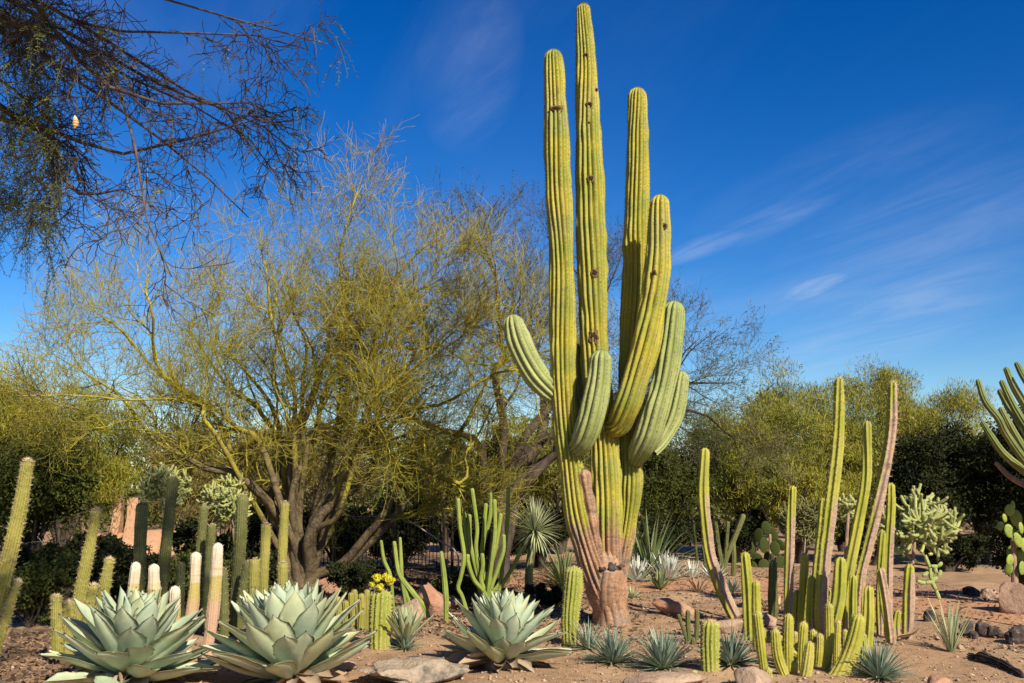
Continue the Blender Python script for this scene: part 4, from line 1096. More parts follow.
# tree-like cactus at the right edge
DT = 10.0
t, b = plant('tree_cactus', DT, 1085, 'green candelabra of upswept stems entering at the right edge against the sky', 'cactus')
col(t, b, [(1085, 616), (1085, 580), (1080, 530), (1075, 490)], DT, [34, 32, 30, 26], 'dusky', 270, 'trunk', ribs=10)
for i, (pix, w) in enumerate([
    ([(1072, 500), (1030, 466), (1006, 434), (998, 418), (985, 401), (977.5, 379)], [12, 9, 8, 7.5, 7, 5.5]),
    ([(1076, 490), (1050, 455), (1030, 415), (1014, 387), (1005.5, 367)], [12, 9, 8, 7.5, 5.5]),
    ([(1074, 495), (1046, 460), (1028, 430), (1013, 405), (1001, 380)], [12, 9, 8.5, 8, 6]),
    ([(1072, 500), (1040, 460), (1022, 425), (1009, 407), (999, 389)], [12, 9, 8.5, 8, 6]),
    ([(1072, 500), (1038, 470), (1018, 440), (1009, 424), (1000, 407)], [12, 9, 8, 7, 5.5]),
    ([(1072, 505), (1030, 475), (1005, 455), (991.5, 437), (981.5, 421)], [12, 9, 8, 7, 5]),
    ([(1078, 490), (1055, 440), (1038, 400), (1023, 376), (1016, 362)], [12, 9, 8, 7, 5.5]),
    ([(1080, 490), (1062, 430), (1050, 380), (1042, 350)], [12, 9, 8, 6]),
    ([(1084, 490), (1088, 430), (1090, 380), (1088, 345)], [12, 9, 8, 6]),
    ([(1088, 490), (1110, 440), (1120, 400), (1126, 360)], [12, 9, 8, 6]),
    ([(1072, 512), (1040, 492), (1012, 478), (995, 462)], [10, 8, 6, 4])]):
    P = [(q[0], q[1], .15 * ((i * 37) % 7 - 3) * min(1, j * .4)) for j, q in enumerate(pix)]
    mb = MB()
    stem(mb, P, DT, w, ribs=8, depth=.22, per=6, step=.03, rng=np.random.default_rng(271 + i), cork=nocork)
    obj('stem', mb, MAT['tree_green' if i != 10 else 'dead'], t, b)

# ================================================================== CHOLLAS, PRICKLY PEARS
def cholla(loc, name, label, center, R, seed, n1=16, jl=.13, jr=.02, gen=3, mat='cholla', dens=1.0, group=None, droop=0.0, ribs=8):
    rng = np.random.default_rng(seed)
    t = thing(name, loc, label, 'cholla', group)
    mb = MB(); center = np.array(center)
    P = np.array([np.array(loc) - (0, 0, .04), np.array(loc) * .6 + center * .4 + rng.normal(0, .03, 3), center - (0, 0, R * .25)])
    ribbed(mb, P, [jr * 1.5, jr * 1.2, jr * 1.0], ribs=8, depth=.1, step=.04, rng=rng, cork=lambda s, nx, V: np.ones(s.shape))
    obj('trunk', mb, MAT['dead'], t, loc)
    mb = MB(); cur = []; sp = MB()
    for i in range(n1):
        d = rng.normal(0, 1, 3); d[2] = d[2] * .8 + .15; d /= np.linalg.norm(d)
        L = R * rng.uniform(.45, .75)
        p0 = center + (0, 0, -R * .2); p1 = p0 + d * L * np.array((1, 1, .85))
        P = np.array([p0, (p0 + p1) / 2 + (0, 0, -.08 * L), p1]); ribbed(mb, P, [jr * .9, jr * 1.05, jr * .95], ribs=ribs, depth=.22, per=4, step=.03, rng=rng, wav=.05, cork=nocork)
        cur.append((p1, d)); cur.append(((p0 + p1) / 2 + (0, 0, -.05 * L), d))
    for g_ in range(gen):
        nx = []
        for (p, d) in cur:
            for _ in range(rng.integers(1, 4) if g_ < gen - 1 else rng.integers(1, 3)):
                dd = d + rng.normal(0, .75, 3) + (0, 0, .18 - droop); dd /= np.linalg.norm(dd)
                if np.linalg.norm((p + dd * jl - center) / (1, 1, .9)) > R * 1.12: continue
                L = jl * rng.uniform(.6, 1.1); q = p + dd * L
                P = np.array([p, p + dd * L * .5 + (0, 0, -.006), q + (0, 0, .01)])
                ribbed(mb, P, [jr * .8, jr * 1.05, jr * .8], ribs=ribs, depth=.25, per=4, step=.025, rng=rng, wav=.05, cork=nocork, spines=sp, sp_len=jr * 1.0, sp_n=1, sp_step=2, sp_w=.0012)
                nx.append((q, dd))
        cur = nx if len(nx) < 260 else [nx[i] for i in rng.choice(len(nx), 260, False)]
    merge(mb, sp)
    obj('joints', mb, MAT[mat], t, loc).data.materials.append(MAT['spine'])
    return t
c = pt(915, 524, 8.9)
cholla(gx(897, 8.9), 'cholla', 'bushy pale green cholla with knobbly joints above the corky columns', c, .37, 301, n1=26, jl=.115, jr=.0135, gen=3)
# its hanging lower branch
t_ = [o for o in bpy.data.objects if o.name.startswith('cholla')][0]
mb = MB(); rr = np.random.default_rng(302)
for pix in ([(925, 555), (930, 568), (931, 580), (936, 590), (940, 600)], [(931, 566), (938, 566), (942, 562)], [(928, 572), (922, 576)], [(931, 580), (938, 577), (941, 570)], [(917, 581), (926, 583), (935, 580)], [(935, 566), (936, 574)]):
    for a_, b_ in zip(pix[:-1], pix[1:]):
        P = np.array([pt(a_[0], a_[1], 8.75), pt((a_[0] + b_[0]) / 2, (a_[1] + b_[1]) / 2 + .6, 8.75), pt(b_[0], b_[1], 8.75)])
        ribbed(mb, P, [.014, .019, .014], ribs=8, depth=.22, per=4, step=.02, rng=rr, cork=nocork)
hb = obj('hanging_branch', mb, MAT['cholla'], t_, t_.location)
cholla(gx(846, 9.6), 'cholla', 'small knobbly cholla half hidden behind the tallest column clump', pt(848, 508, 9.6), .15, 303, n1=8, jl=.09, jr=.015, gen=3)
cholla(gx(166, 11.3), 'cholla', 'pale cholla at the left rear, its head above the tallest dim column', pt(166, 486, 11.3), .30, 304, n1=22, jl=.09, jr=.0125, gen=3, ribs=6)
cholla(gx(232, 11.6), 'cholla', 'pale cholla at the left rear, partly behind the palo verde limb', pt(230, 496, 11.6), .34, 305, n1=24, jl=.09, jr=.0125, gen=3, ribs=6)
cholla(gx(805, 10.6), 'cholla', 'thin grey-green cholla between the straight corky column and the tallest clump', pt(806, 520, 10.6), .30, 306, n1=22, jl=.1, jr=.007, gen=3, mat='dusky', ribs=6)

def pear(loc, label, pads, d, seed, mat='pear', group=None, extra=0):
    rng = np.random.default_rng(seed)
    t = thing('prickly_pear', loc, label, 'cactus', group)
    pads = list(pads)
    for i in range(extra):
        pads.append((rng.uniform(pads[0][0] - 14, pads[0][0] + 26), rng.uniform(pads[0][1] - 4, pads[0][1] + 42), rng.uniform(4, 6), rng.uniform(5, 8), rng.normal(0, 25)))
    for (x, y, rx, ry, tilt) in pads:
        dd = rng.uniform(-.25, .25); c = pt(x, y, d + dd); m_ = mpp(c)
        yaw = rng.uniform(-.7, .7); a = R_(tilt)
        ux = np.array((cos(yaw) * cos(a), sin(yaw) * cos(a), sin(a))); uy = np.array((-sin(yaw), cos(yaw), 0)); uz = np.cross(ux, uy)
        mb = MB()
        th = np.linspace(0, pi, 15)
        ellipsoid(mb, c, (rx * m_, .014, ry * m_), np.stack([ux, uy, uz]), 18, 15)
        obj('pad', mb, MAT[mat], t, loc)
        if y < 9999:
            pass
    # woody foot that carries the pads
    mb = MB(); P = np.array([np.array(loc) - (0, 0, .03), (np.array(loc) + pt(pads[0][0] + 6, pads[0][1] + 14, d)) / 2, pt(pads[0][0] + 4, pads[0][1] + 6, d)])
    ribbed(mb, P, [.04, .03, .02], ribs=8, depth=.08, step=.05, rng=rng)
    obj('trunk', mb, MAT['dead'], t, loc)
    return t
pear(gx(1014, 10.4), 'prickly pear with round yellow-green pads over the boulder at the right edge',
     [(1009, 531, 5, 7, 12), (1000, 526, 4.2, 4.6, -30), (1004.5, 518, 3, 4.5, 15), (1016, 518, 5.5, 8.5, 8), (1009.5, 510, 4.5, 6, -10), (1013, 505, 3.5, 4.5, 15), (1008.5, 569, 4, 6, -15), (1018, 540, 5, 8, 25), (1021, 528, 4, 6, 10), (1012, 552, 5, 7, -12), (1020, 556, 5, 7, 20), (1014, 543, 5, 7, 5), (1016, 563, 5, 7, 10), (1010, 560, 4.5, 6, -20), (1022, 568, 5, 7, -15), (1015, 574, 5, 6, 15), (1024, 545, 5, 7, 0)], 10.4, 311)
pear(gx(768, 15.5), 'dark leafy prickly pear in shade beyond the path, left of the straight corky column',
     [(766, 528, 5, 7, 5), (758, 535, 5, 7, -20), (773, 535, 5, 7, 20), (764, 545, 5, 8, 0), (753, 548, 5, 7, -15), (775, 548, 5, 7, 10), (769, 558, 5, 7, 12), (757, 560, 5, 7, -10), (764, 566, 6, 7, 5), (774, 568, 5, 7, -10), (753, 568, 5, 7, 10), (781, 545, 4, 6, 30), (780, 562, 5, 7, -5), (746, 558, 4, 6, -25)], 15.5, 312, 'bush_b')

# ================================================================== ROCKS
MAT['rock_brown'] = simple('brown_rock', (0.20, 0.125, 0.085), (0.30, 0.19, 0.13), 6, 7, .95, 1.0, .05, None, .1, (0.12, 0.075, 0.055), 9)
def rock(pix, r, mat, seed, label, cat='rock', name='rock', group=None, rough=.16, d=None, ridged=5, sink=.25, rot=0.0, tilt=0.0, sub=4):
    rng = np.random.default_rng(seed)
    b = gp(*pix) if d is None else gx(pix[0], d)
    mb = MB(); blob(mb, (0, 0, 0), np.asarray(r), rng, sub, rough, ridged=ridged)
    V = mb.v[0]
    c, s = cos(tilt), sin(tilt); V[:] = np.stack([V[:, 0] * c - V[:, 2] * s, V[:, 1], V[:, 0] * s + V[:, 2] * c], 1)
    c, s = cos(rot), sin(rot); V[:] = np.stack([V[:, 0] * c - V[:, 1] * s, V[:, 0] * s + V[:, 1] * c, V[:, 2]], 1)
    lo = V[:, 2].min(); V[:, 2] += -lo - sink * r[2] * 2
    mb.v[0] = V + b
    o = obj(name, mb, MAT[mat], None, b)
    return tag(o, label, cat, group)
rock((418, 680), (.35, .30, .085), 'rock_grey', 401, 'broad flat tan boulder with grey lichen at the front edge', rough=.28, ridged=7, sink=.32, sub=5)
rock((336, 668), (.13, .10, .06), 'rock', 409, 'flat tan stone beside the lower leaves of the tallest agave')
rock((668, 685), (.30, .14, .045), 'rock', 402, 'low pale slab along the front edge below the stubby ribbed cactus', rough=.08)
rock((752, 686), (.15, .13, .075), 'rock', 403, 'rounded pinkish boulder at the front edge left of the torch cacti', rough=.1)
rock((679, 617), (.24, .10, .085), 'rock_red', 404, 'long orange slab of rock lying behind the yuccas', tilt=-.3, rot=-.15, ridged=7)
rock((738, 632), (.26, .10, .075), 'rock', 405, 'pinkish slab of rock behind the shaded yucca', rough=.1)
rock((770, 628), (.10, .08, .08), 'rock', 406, 'small pinkish stone among dry leaves by the torch cacti')
rock((411, 625), (.15, .12, .13), 'rock', 407, 'rounded pink rock under the bent green stems', d=9.4)
rock((432, 622), (.16, .13, .20), 'rock_red', 408, 'angular red rock beside the slim single stem', d=9.7, ridged=9)
rock((440, 600), (.22, .15, .13), 'rock_red', 410, 'red rock behind the angular one at the foot of the fence', d=10.4, ridged=7)
rock((328, 578), (.14, .12, .11), 'rock_red', 411, 'reddish rock beside the foot of the palo verde', d=11.8)
SG = 'dark stones along the edge of the path'
rock((929, 622), (.075, .06, .075), 'rock_dark', 421, 'dark jagged stone standing alone right of the corky columns', group=SG, ridged=8, rough=.3)
rock((966, 634), (.08, .07, .075), 'rock_dark', 422, 'dark stone right behind the sword-leaf tuft', group=SG, ridged=8, rough=.3)
rock((983, 634), (.06, .05, .095), 'rock_dark', 423, 'upright dark stone in the middle of the path-edge row', group=SG, ridged=8, rough=.3)
rock((996, 635), (.075, .06, .06), 'rock_dark', 424, 'brownish dark stone right of the upright one', group=SG, ridged=8, rough=.25)
rock((1020, 640), (.10, .09, .085), 'rock_dark', 425, 'black stone cut by the right edge', group=SG, ridged=8, rough=.25)
rock((974, 636), (.045, .04, .045), 'rock_dark', 426, 'smallest grey stone in the path-edge row', group=SG, ridged=6)
rock((940, 684), (.10, .08, .045), 'rock_red', 427, 'reddish stone sunk in the soil at the front right')
rock((1004, 645), (.028, .025, .022), 'rock', 428, 'small white stone on the soil below the path-edge row')
rock((961, 650), (.026, .025, .025), 'rock', 429, 'small tan stone at the foot of the sword-leaf tuft')
rock((1018, 600), (.24, .18, .19), 'rock_brown', 430, 'brown boulder below the prickly pear at the right edge', d=10.0)
rock((990, 588), (.11, .09, .09), 'rock', 431, 'pale stone at the far side of the path below the prickly pear', d=11.3)
rock((972, 585), (.10, .09, .07), 'rock_dark', 432, 'shaded dark stone at the far side of the path', d=11.8)
# dry fallen things
b = gp(914, 645); rr = np.random.default_rng(441); mb = MB()
agave_leaf(mb, b + (-.12, 0, .03), .15, R_(-5), .21, .028, R_(55), rr, cup=.8, thick=.006)
tag(obj('dry_leaf', mb, MAT['dry_leaf'], None, b), 'curled tan dry leaf lying on the soil near the corky columns', 'leaf')
# dark fallen cactus rib by the front right
b = gp(1000, 668); mb = MB()
P = np.array([gp(970, 660) + (0, 0, .015), gp(985, 664) + (0, 0, .03), gp(1003, 670) + (0, 0, .025), gp(1024, 678) + (0, 0, .015)])
ribbed(mb, P, [.02, .034, .036, .02], ribs=9, depth=.6, per=6, step=.010, rng=rr, wav=.55, cork=lambda s, nx, V: np.ones(s.shape))
tag(obj('fallen_log', mb, MAT['rock_dark'], None, b), 'dark weathered cactus log lying on the soil at the front right', 'log')
b = gp(772, 614); mb = MB()
for i in range(16):
    agave_leaf(mb, b + rr.normal(0, .05, 3) * (1, 1, .4) + (0, 0, .05), rr.uniform(0, 6), R_(rr.uniform(-10, 75)), rr.uniform(.14, .28), .02, R_(rr.uniform(-40, 40)), rr, cup=.7, thick=.003)
tag(obj('dry_agave', mb, MAT['dry_leaf'], None, b), 'withered orange-brown agave between the torch cacti and the path', 'agave')

# ================================================================== FENCE, WALL, POLE
def bar(mb, a, b, w, h=None):
    a = np.asarray(a, float); b = np.asarray(b, float); tubes(mb, np.stack([a, (a + b) / 2, b])[None], np.full((1, 3), w), 6)
A_ = gx(205, 13.6); B_ = gx(452, 14.6)
t = thing('iron_fence', A_, 'thin dark iron fence behind the palo verde trunk', 'fence')
hgt = .84; nseg = 4
mb = MB()
for z in (.12, hgt): bar(mb, A_ + (0, 0, z), B_ + (0, 0, z), .014)
obj('rail', mb, MAT['iron'], t, A_)
for i in range(nseg + 1):
    mb = MB(); p = A_ + (B_ - A_) * i / nseg; p[2] = float(gh(p[0], p[1])); bar(mb, p - (0, 0, .1), p + (0, 0, hgt + .05), .022); obj('post', mb, MAT['iron'], t, A_)
mb = MB(); nb_ = 64
f = np.linspace(.004, .996, nb_)[:, None]; p = A_ + (B_ - A_) * f
P = np.stack([p + (0, 0, .12), p + (0, 0, .5), p + (0, 0, hgt)], 1); tubes(mb, P, np.full((nb_, 3), .007), 5)
o = obj('bars', mb, MAT['iron'], t, A_)

def box(mb, c, s, rot=0.0, jit=0.0, rng=None, n=8):
    """gently uneven box as a subdivided shell"""
    f = np.linspace(-.5, .5, n + 1)
    for ax in range(3):
        for sg in (-.5, .5):
            U, V_ = np.meshgrid(f, f, indexing='ij'); Wd = np.full_like(U, sg)
            a = [None] * 3; a[ax] = Wd; a[(ax + 1) % 3] = U; a[(ax + 2) % 3] = V_
            P = np.stack(a, -1).reshape(-1, 3)
            # round the edges
            r = .04; q = np.clip(P, -.5 + r, .5 - r); dlt = P - q; ln_ = np.linalg.norm(dlt, axis=1)[:, None]; P = q + np.where(ln_ > 0, dlt / np.maximum(ln_, 1e-6) * r, 0)
            P = P * np.asarray(s)
            P = P + jit * np.stack([np.sin(P[:, 1] * 3 + P[:, 2] * 5), np.sin(P[:, 0] * 4 + 1) * np.sin(P[:, 2] * 3), np.sin(P[:, 0] * 2.7 + P[:, 1] * 3)], 1)
            cs, sn = cos(rot), sin(rot); P = np.stack([P[:, 0] * cs - P[:, 1] * sn, P[:, 0] * sn + P[:, 1] * cs, P[:, 2]], 1) + np.asarray(c)
            i = np.arange(n)[:, None] * (n + 1); j = np.arange(n)[None]
            qd = np.stack([i + j, i + n + 1 + j, i + n + 2 + j, i + j + 1], -1).reshape(-1, 4)
            if sg < 0: qd = qd[:, ::-1]
            mb.add(P, qd)
b = gx(128, 19.0); t = thing('adobe_wall', b, 'broken tan adobe wall with two upright piers seen under the left trees', 'wall')
mb = MB(); box(mb, b + (.2, 0, .12), (2.9, .35, .62), .05, .03); obj('low_wall', mb, MAT['adobe'], t, b)
mb = MB(); box(mb, pt(118, 500, 18.9) * (1, 1, 0) + (0, 0, .4), (.15, .3, 1.4), .1, .03); obj('pier', mb, MAT['adobe'], t, b)
mb = MB(); box(mb, pt(134, 510, 18.9) * (1, 1, 0) + (0, 0, .4), (.22, .3, 1.3), .0, .03); obj('pier', mb, MAT['adobe'], t, b)
b = gx(985, 17.6); mb = MB(); box(mb, b + (0, 0, .1), (.8, .3, .7), .1, .02)
tag(obj('adobe_wall', mb, MAT['rock_brown'], None, b), 'low brown wall glimpsed under the dark trees at the right', 'wall')
b = gx(881, 48); mb = MB(); tp = pt(881, 379, 48)
tubes(mb, np.stack([b, (b + tp) / 2, tp])[None], np.array([[.12, .09, .06]]), 6)
tag(obj('pole', mb, MAT['dark_bark'], None, b), 'thin dark pole tip rising above the far trees at the right', 'pole')
# ================================================================== TREES
def limbs_mb(limbs, d, K=24, sides=9, wob=.02, rng=None):
    """limbs: list of (pixel polyline, start px width, end px width, depth bow)"""
    mb = MB(); PP = []; RR = []
    for (pix, w0, w1, bow) in limbs:
        P = pxpath(pix, d)
        P[:, 1] += 0
        u = np.linspace(0, 1, len(P))
        C = catmull(P, K)
        s = np.linspace(0, 1, K)
        off = bow * s ** 1.2
        # swinging a limb nearer or farther keeps its direction from the foot
        C = C + np.stack([0 * s, off, 0 * s], 1)
        L = np.linalg.norm(np.diff(C, axis=0), axis=1).sum()
        C += np.stack([noise1(rng, K, 6), noise1(rng, K, 6), noise1(rng, K, 6)], 1) * wob * L * s[:, None] ** .5 * .35
        R = (w0 + (w1 - w0) * s ** .75) * mpp(P[0]) / 2
        PP.append(C); RR.append(R)
    PP = np.array(PP); RR = np.array(RR)
    tubes(mb, PP, RR, sides, rng)
    return mb, PP, RR

def tree(name, label, cat, loc, limbs, d, seed, bark, twig, levels, leaf=None, group=None, wob=.02, crown_name='crown', limb_sides=9):
    rng = np.random.default_rng(seed)
    t = thing(name, loc, label, cat, group)
    mb, P, R = limbs_mb(limbs, d, 24, limb_sides, wob, rng)
    cr = MB()
    allt = []
    for li, lv in enumerate(levels):
        lv = dict(lv); to_trunk = lv.pop('trunk', False); sides = lv.pop('sides', 3)
        P, R = grow(rng, P, R, **lv)
        tubes(mb if to_trunk else cr, P, R, sides, rng)
        allt.append((P, R))
    if leaf: leaf(cr, allt, rng)
    obj('trunk', mb, MAT[bark], t, loc)
    if isinstance(twig, str): obj(crown_name, cr, MAT[twig], t, loc)
    return t, allt, rng

DP = 12.3
b = gx(303, DP)
limbs = [
    ([(300, 590), (290, 545), (272, 505), (248, 480), (222, 462), (180, 432), (130, 405), (65, 372)], 14.4, 1.0, -.5),
    ([(296, 590), (282, 545), (272, 500), (276, 462), (262, 420), (240, 375), (205, 320)], 14.4, 1.0, .4),
    ([(302, 590), (300, 540), (304, 490), (318, 440), (331, 370), (336, 300), (342, 240), (352, 195)], 14.4, 1.0, .1),
    ([(306, 590), (312, 548), (330, 512), (352, 494), (366, 468), (374, 425), (398, 350), (436, 270)], 13.7, 1.0, -.3),
    ([(312, 590), (335, 562), (362, 541), (392, 505), (420, 462), (450, 412), (490, 350), (515, 300)], 13.0, 1.0, .3),
    ([(309, 590), (322, 572), (352, 548), (385, 520), (412, 488), (450, 478), (478, 450), (520, 412)], 12.2, 1.0, -.5),
    ([(300, 575), (286, 530), (262, 480), (215, 420), (160, 360), (105, 320), (45, 325)], 10.1, 1.0, .6),
    ([(298, 570), (280, 500), (255, 440), (205, 370), (165, 310), (135, 280)], 10.1, 1.0, -.8),
    ([(306, 575), (300, 500), (310, 430), (345, 360), (400, 290), (455, 235)], 9.4, 1.0, -.6),
    ([(306, 575), (296, 500), (286, 420), (270, 340), (264, 280), (285, 235)], 9.4, 1.0, -.3),
    ([(304, 580), (306, 520), (318, 450), (350, 380), (395, 310), (425, 250)], 9.4, 1.0, 1.1),
    ([(300, 580), (292, 520), (275, 450), (240, 390), (190, 330), (170, 290)], 9.4, 1.0, 1.2),
    ([(306, 585), (325, 530), (350, 470), (375, 420), (420, 380), (470, 340)], 9.4, 1.0, -1.3),
    ([(300, 585), (280, 530), (250, 470), (200, 420), (140, 400), (100, 400)], 8.6, 1.0, -1.2),
    ([(304, 580), (312, 510), (330, 450), (365, 400), (410, 350), (470, 290)], 8.6, 1.0, 1.8),
    ([(306, 580), (330, 520), (370, 460), (420, 405), (475, 385), (525, 400), (548, 430)], 9, 1.0, -.9),
    ([(306, 580), (322, 510), (350, 440), (395, 375), (450, 340), (505, 345), (535, 375)], 9, 1.0, .7),
    ([(303, 580), (298, 500), (290, 420), (280, 350), (300, 290), (330, 265)], 9, 1.0, .4),
    ([(303, 580), (310, 490), (335, 410), (380, 340), (420, 310), (470, 310)], 9, 1.0, -.2)]
tree('palo_verde_tree', 'large many-trunked palo verde tree with fine yellow-green twigs at the left centre', 'tree', b, limbs, DP, 501, 'palo_bark', 'palo_twig', [
    dict(n=9, u0=.3, u1=.97, ang=.65, ln=(.5, 1.35), K=9, up=.05, trop=-.01, wig=.2, rr=.6, rmax=.02, trunk=True, sides=5),
    dict(n=7, u0=.12, u1=1, ang=.65, ln=(.35, .9), K=7, up=.08, trop=.0, wig=.22, rr=.6, rmax=.0095, trunk=True, sides=4),
    dict(n=6, u0=.12, u1=1, ang=.6, ln=(.2, .6), K=6, up=.22, trop=.05, wig=.26, rr=.6, rmax=.0058, rmin=.0026),
    dict(n=3, u0=.1, u1=1, ang=.65, ln=(.16, .5), K=5, up=.25, trop=.06, wig=.28, rr=.65, rmax=.004, rmin=.0026)], wob=.14)

# dark mesquite behind the cardon
DQ = 13.6
b = gx(496, DQ)
limbs = [
    ([(497, 585), (500, 540), (505, 500), (522, 470), (545, 446), (556, 415), (545, 350), (520, 260)], 26, 1.0, .3),
    ([(492, 585), (494, 520), (480, 478), (455, 447), (428, 425), (400, 400), (380, 370)], 20, 1.0, 0),
    ([(500, 570), (507, 500), (535, 460), (580, 430), (630, 405), (680, 385), (735, 380)], 18, 1.0, 0),
    ([(500, 570), (510, 490), (545, 445), (600, 400), (650, 365), (705, 335)], 16, 1.0, .5),
    ([(497, 570), (503, 490), (515, 430), (505, 350), (480, 270), (485, 225)], 16, 1.0, -.3),
    ([(500, 560), (515, 470), (550, 400), (590, 340), (600, 290), (560, 240)], 15, 1.0, .2),
    ([(500, 560), (520, 470), (570, 420), (640, 410), (700, 415), (745, 425)], 13, 1.0, -.2)]
def mleaf(cr, allt, rng):
    pass
t, allt, rg = tree('mesquite_tree', 'dark-limbed mesquite tree spreading behind the cardon on both sides', 'tree', b, limbs, DQ, 502, 'dark_bark', 'mesq_twig', [
    dict(n=7, u0=.4, u1=1, ang=.6, ln=(.7, 1.5), K=8, up=.05, trop=.02, wig=.16, rr=.5, rmax=.025, trunk=True, sides=5),
    dict(n=10, u0=.15, u1=1, ang=.6, ln=(.4, .9), K=6, up=.05, trop=.02, wig=.2, rr=.5, rmax=.009),
    dict(n=9, u0=.15, u1=1, ang=.6, ln=(.2, .5), K=5, up=.08, trop=.02, wig=.2, rr=.55, rmax=.005, rmin=.002),
    dict(n=2, u0=.15, u1=1, ang=.6, ln=(.1, .3), K=4, up=.08, trop=.02, wig=.2, rr=.6, rmax=.003, rmin=.0018)], wob=.12)
cr = MB(); P = allt[-1][0]; k = rg.choice(len(P), 4000, False)
leaves(cr, np.repeat(P[k][:, 1:4].reshape(-1, 3), 2, 0), rg.normal(0, 1, (len(k) * 6, 3)), rg.uniform(.02, .05, len(k) * 6), np.full(len(k) * 6, .005), rg, .3)
obj('leaf_sprays', cr, MAT['bush_b'], t, b)

# overhanging tree at the upper left, its trunk beyond the frame
DO = 5.9
tb = np.array((-5.6, 6.6, 0.)); tb[2] = float(gh(tb[0], tb[1]))
def wpx(p):  # world -> pixel column/row (for a limb's foot)
    v = p - (0, 0, CAMZ); y = v[1] * cos(PITCH) + v[2] * sin(PITCH); z = -v[1] * sin(PITCH) + v[2] * cos(PITCH)
    return (512 + F * v[0] / y, 341.5 - F * z / y)
fx, fy = wpx(tb + (0, 0, 2.3)); gx0, gy0 = wpx(tb - (0, 0, .1))
hub = (fx, fy, .7)
limbs = [
    ([(gx0, gy0, .7), (fx - 6, (gy0 + fy) / 2, .7), (fx, fy, .7), (-330, -60, .5), (-200, -120, .3), (-60, -140, .2)], 46, 8, 0),
    ([hub, (-250, -20, .4), (-120, 20, .2), (0, 68, 0), (40, 100, 0), (82, 148, 0), (112, 186, 0), (150, 226, -.1), (188, 262, -.1)], 22, 1, 0),
    ([hub, (-260, -40, .4), (-100, -10, .1), (20, 66, .1), (100, 112, .1), (150, 150, .1), (192, 190, .1), (228, 222, .1), (244, 252, .1)], 20, 1, 0),
    ([hub, (-270, -60, .3), (-110, -30, 0), (20, 38, -.1), (100, 80, -.1), (168, 122, -.1), (220, 165, -.1), (262, 208, -.1)], 19, 1, 0),
    ([hub, (-270, -80, .4), (-120, -60, .3), (30, 10, .3), (110, 46, .3), (190, 90, .3), (240, 130, .3), (284, 178, .3)], 18, 1, 0),
    ([hub, (-280, -100, .2), (-120, -80, -.1), (40, -18, -.3), (130, 14, -.3), (210, 50, -.3), (265, 78, -.3), (304, 104, -.3)], 17, 1, 0),
    ([hub, (-280, -110, .2), (-100, -90, 0), (60, -38, .1), (160, -8, .1), (240, 20, .1), (300, 50, .1)], 16, 1, 0),
    ([hub, (-280, -120, .2), (-80, -110, 0), (80, -60, -.1), (190, -30, -.1), (270, -8, -.1), (326, 6, -.1)], 15, 1, 0),
    ([hub, (-260, 0, .6), (-150, 30, .4), (-60, 70, .3), (-10, 105, .3), (18, 140, .3), (28, 190, .3)], 14, 1, 0),
    ([hub, (-260, 20, .7), (-160, 60, .6), (-80, 120, .5), (-35, 170, .4), (-12, 220, .4), (0, 262, .4)], 14, 1, 0),
    ([hub, (-250, -30, .2), (-100, 0, -.2), (20, 50, -.4), (90, 95, -.4), (140, 140, -.4), (170, 190, -.4), (205, 235, -.4)], 15, 1, 0),
    ([hub, (-260, -60, .5), (-110, -30, .5), (10, 25, .5), (100, 62, .5), (170, 105, .5), (215, 150, .5), (236, 205, .5)], 15, 1, 0),
    ([hub, (-260, -70, .6), (-110, -50, .7), (10, 0, .8), (80, 30, .8), (150, 66, .8), (225, 100, .8), (275, 140, .8)], 14, 1, 0)]
def w2p(p):
    q = wpx(np.array(p, float)); return (q[0], q[1], p[1] - DO)
for e1, e2 in (((-3.2, 4.6, 4.9), (1.0, 3.4, 5.4)), ((-3.0, 5.0, 5.2), (.7, 4.4, 5.7)), ((-3.3, 5.3, 5.4), (-.2, 5.0, 6.0)), ((-3.4, 5.6, 5.6), (-1.0, 5.6, 6.2)),
               ((-3.0, 4.4, 5.0), (.2, 3.0, 5.2)), ((-3.3, 5.2, 5.8), (.9, 5.4, 6.8)), ((-3.6, 4.8, 5.0), (-1.2, 4.2, 5.6)), ((-3.4, 5.4, 5.4), (.2, 4.7, 6.4)), ((-3.2, 4.2, 4.6), (-.8, 2.2, 4.7)), ((-3.4, 4.6, 4.7), (-1.5, 2.9, 4.9)), ((-3.6, 4.0, 4.6), (-1.9, 2.2, 4.9)), ((-3.0, 4.8, 5.0), (.4, 3.8, 5.3))):
    e1 = np.array(e1); e2 = np.array(e2); top = tb + (.2, 0, 3.6)
    pts_ = [tb + (.1, 0, 2.3), top * .6 + e1 * .4, e1, e1 * .66 + e2 * .34 + (0, 0, .12), e1 * .33 + e2 * .67 + (0, 0, .1), e2]
    limbs.append(([w2p(p) for p in pts_], 18, 1.0, 0))  # unseen limbs added overhead to cast shade on the left middle ground
t, allt, rg = tree('acacia_tree', 'overhanging feathery tree with dark bare branches filling the upper left corner', 'tree', tb, limbs, DO, 503, 'grey_bark', None, [
    dict(n=20, u0=.45, u1=.98, ang=.5, ln=(.25, .6), K=9, up=-.03, trop=-.03, wig=.22, rr=.55, rmax=.009, trunk=True, sides=4, rmin=.0038),
    dict(n=6, u0=.15, u1=1, ang=.6, ln=(.15, .42), K=7, up=-.05, trop=-.05, wig=.28, rr=.6, rmax=.0055, trunk=True, sides=3, rmin=.0034),
    dict(n=3, u0=.2, u1=1, ang=.7, ln=(.06, .2), K=5, up=-.05, trop=-.06, wig=.3, rr=.7, rmax=.0038, trunk=True, sides=3, rmin=.0028)], wob=.10)
cr = MB()
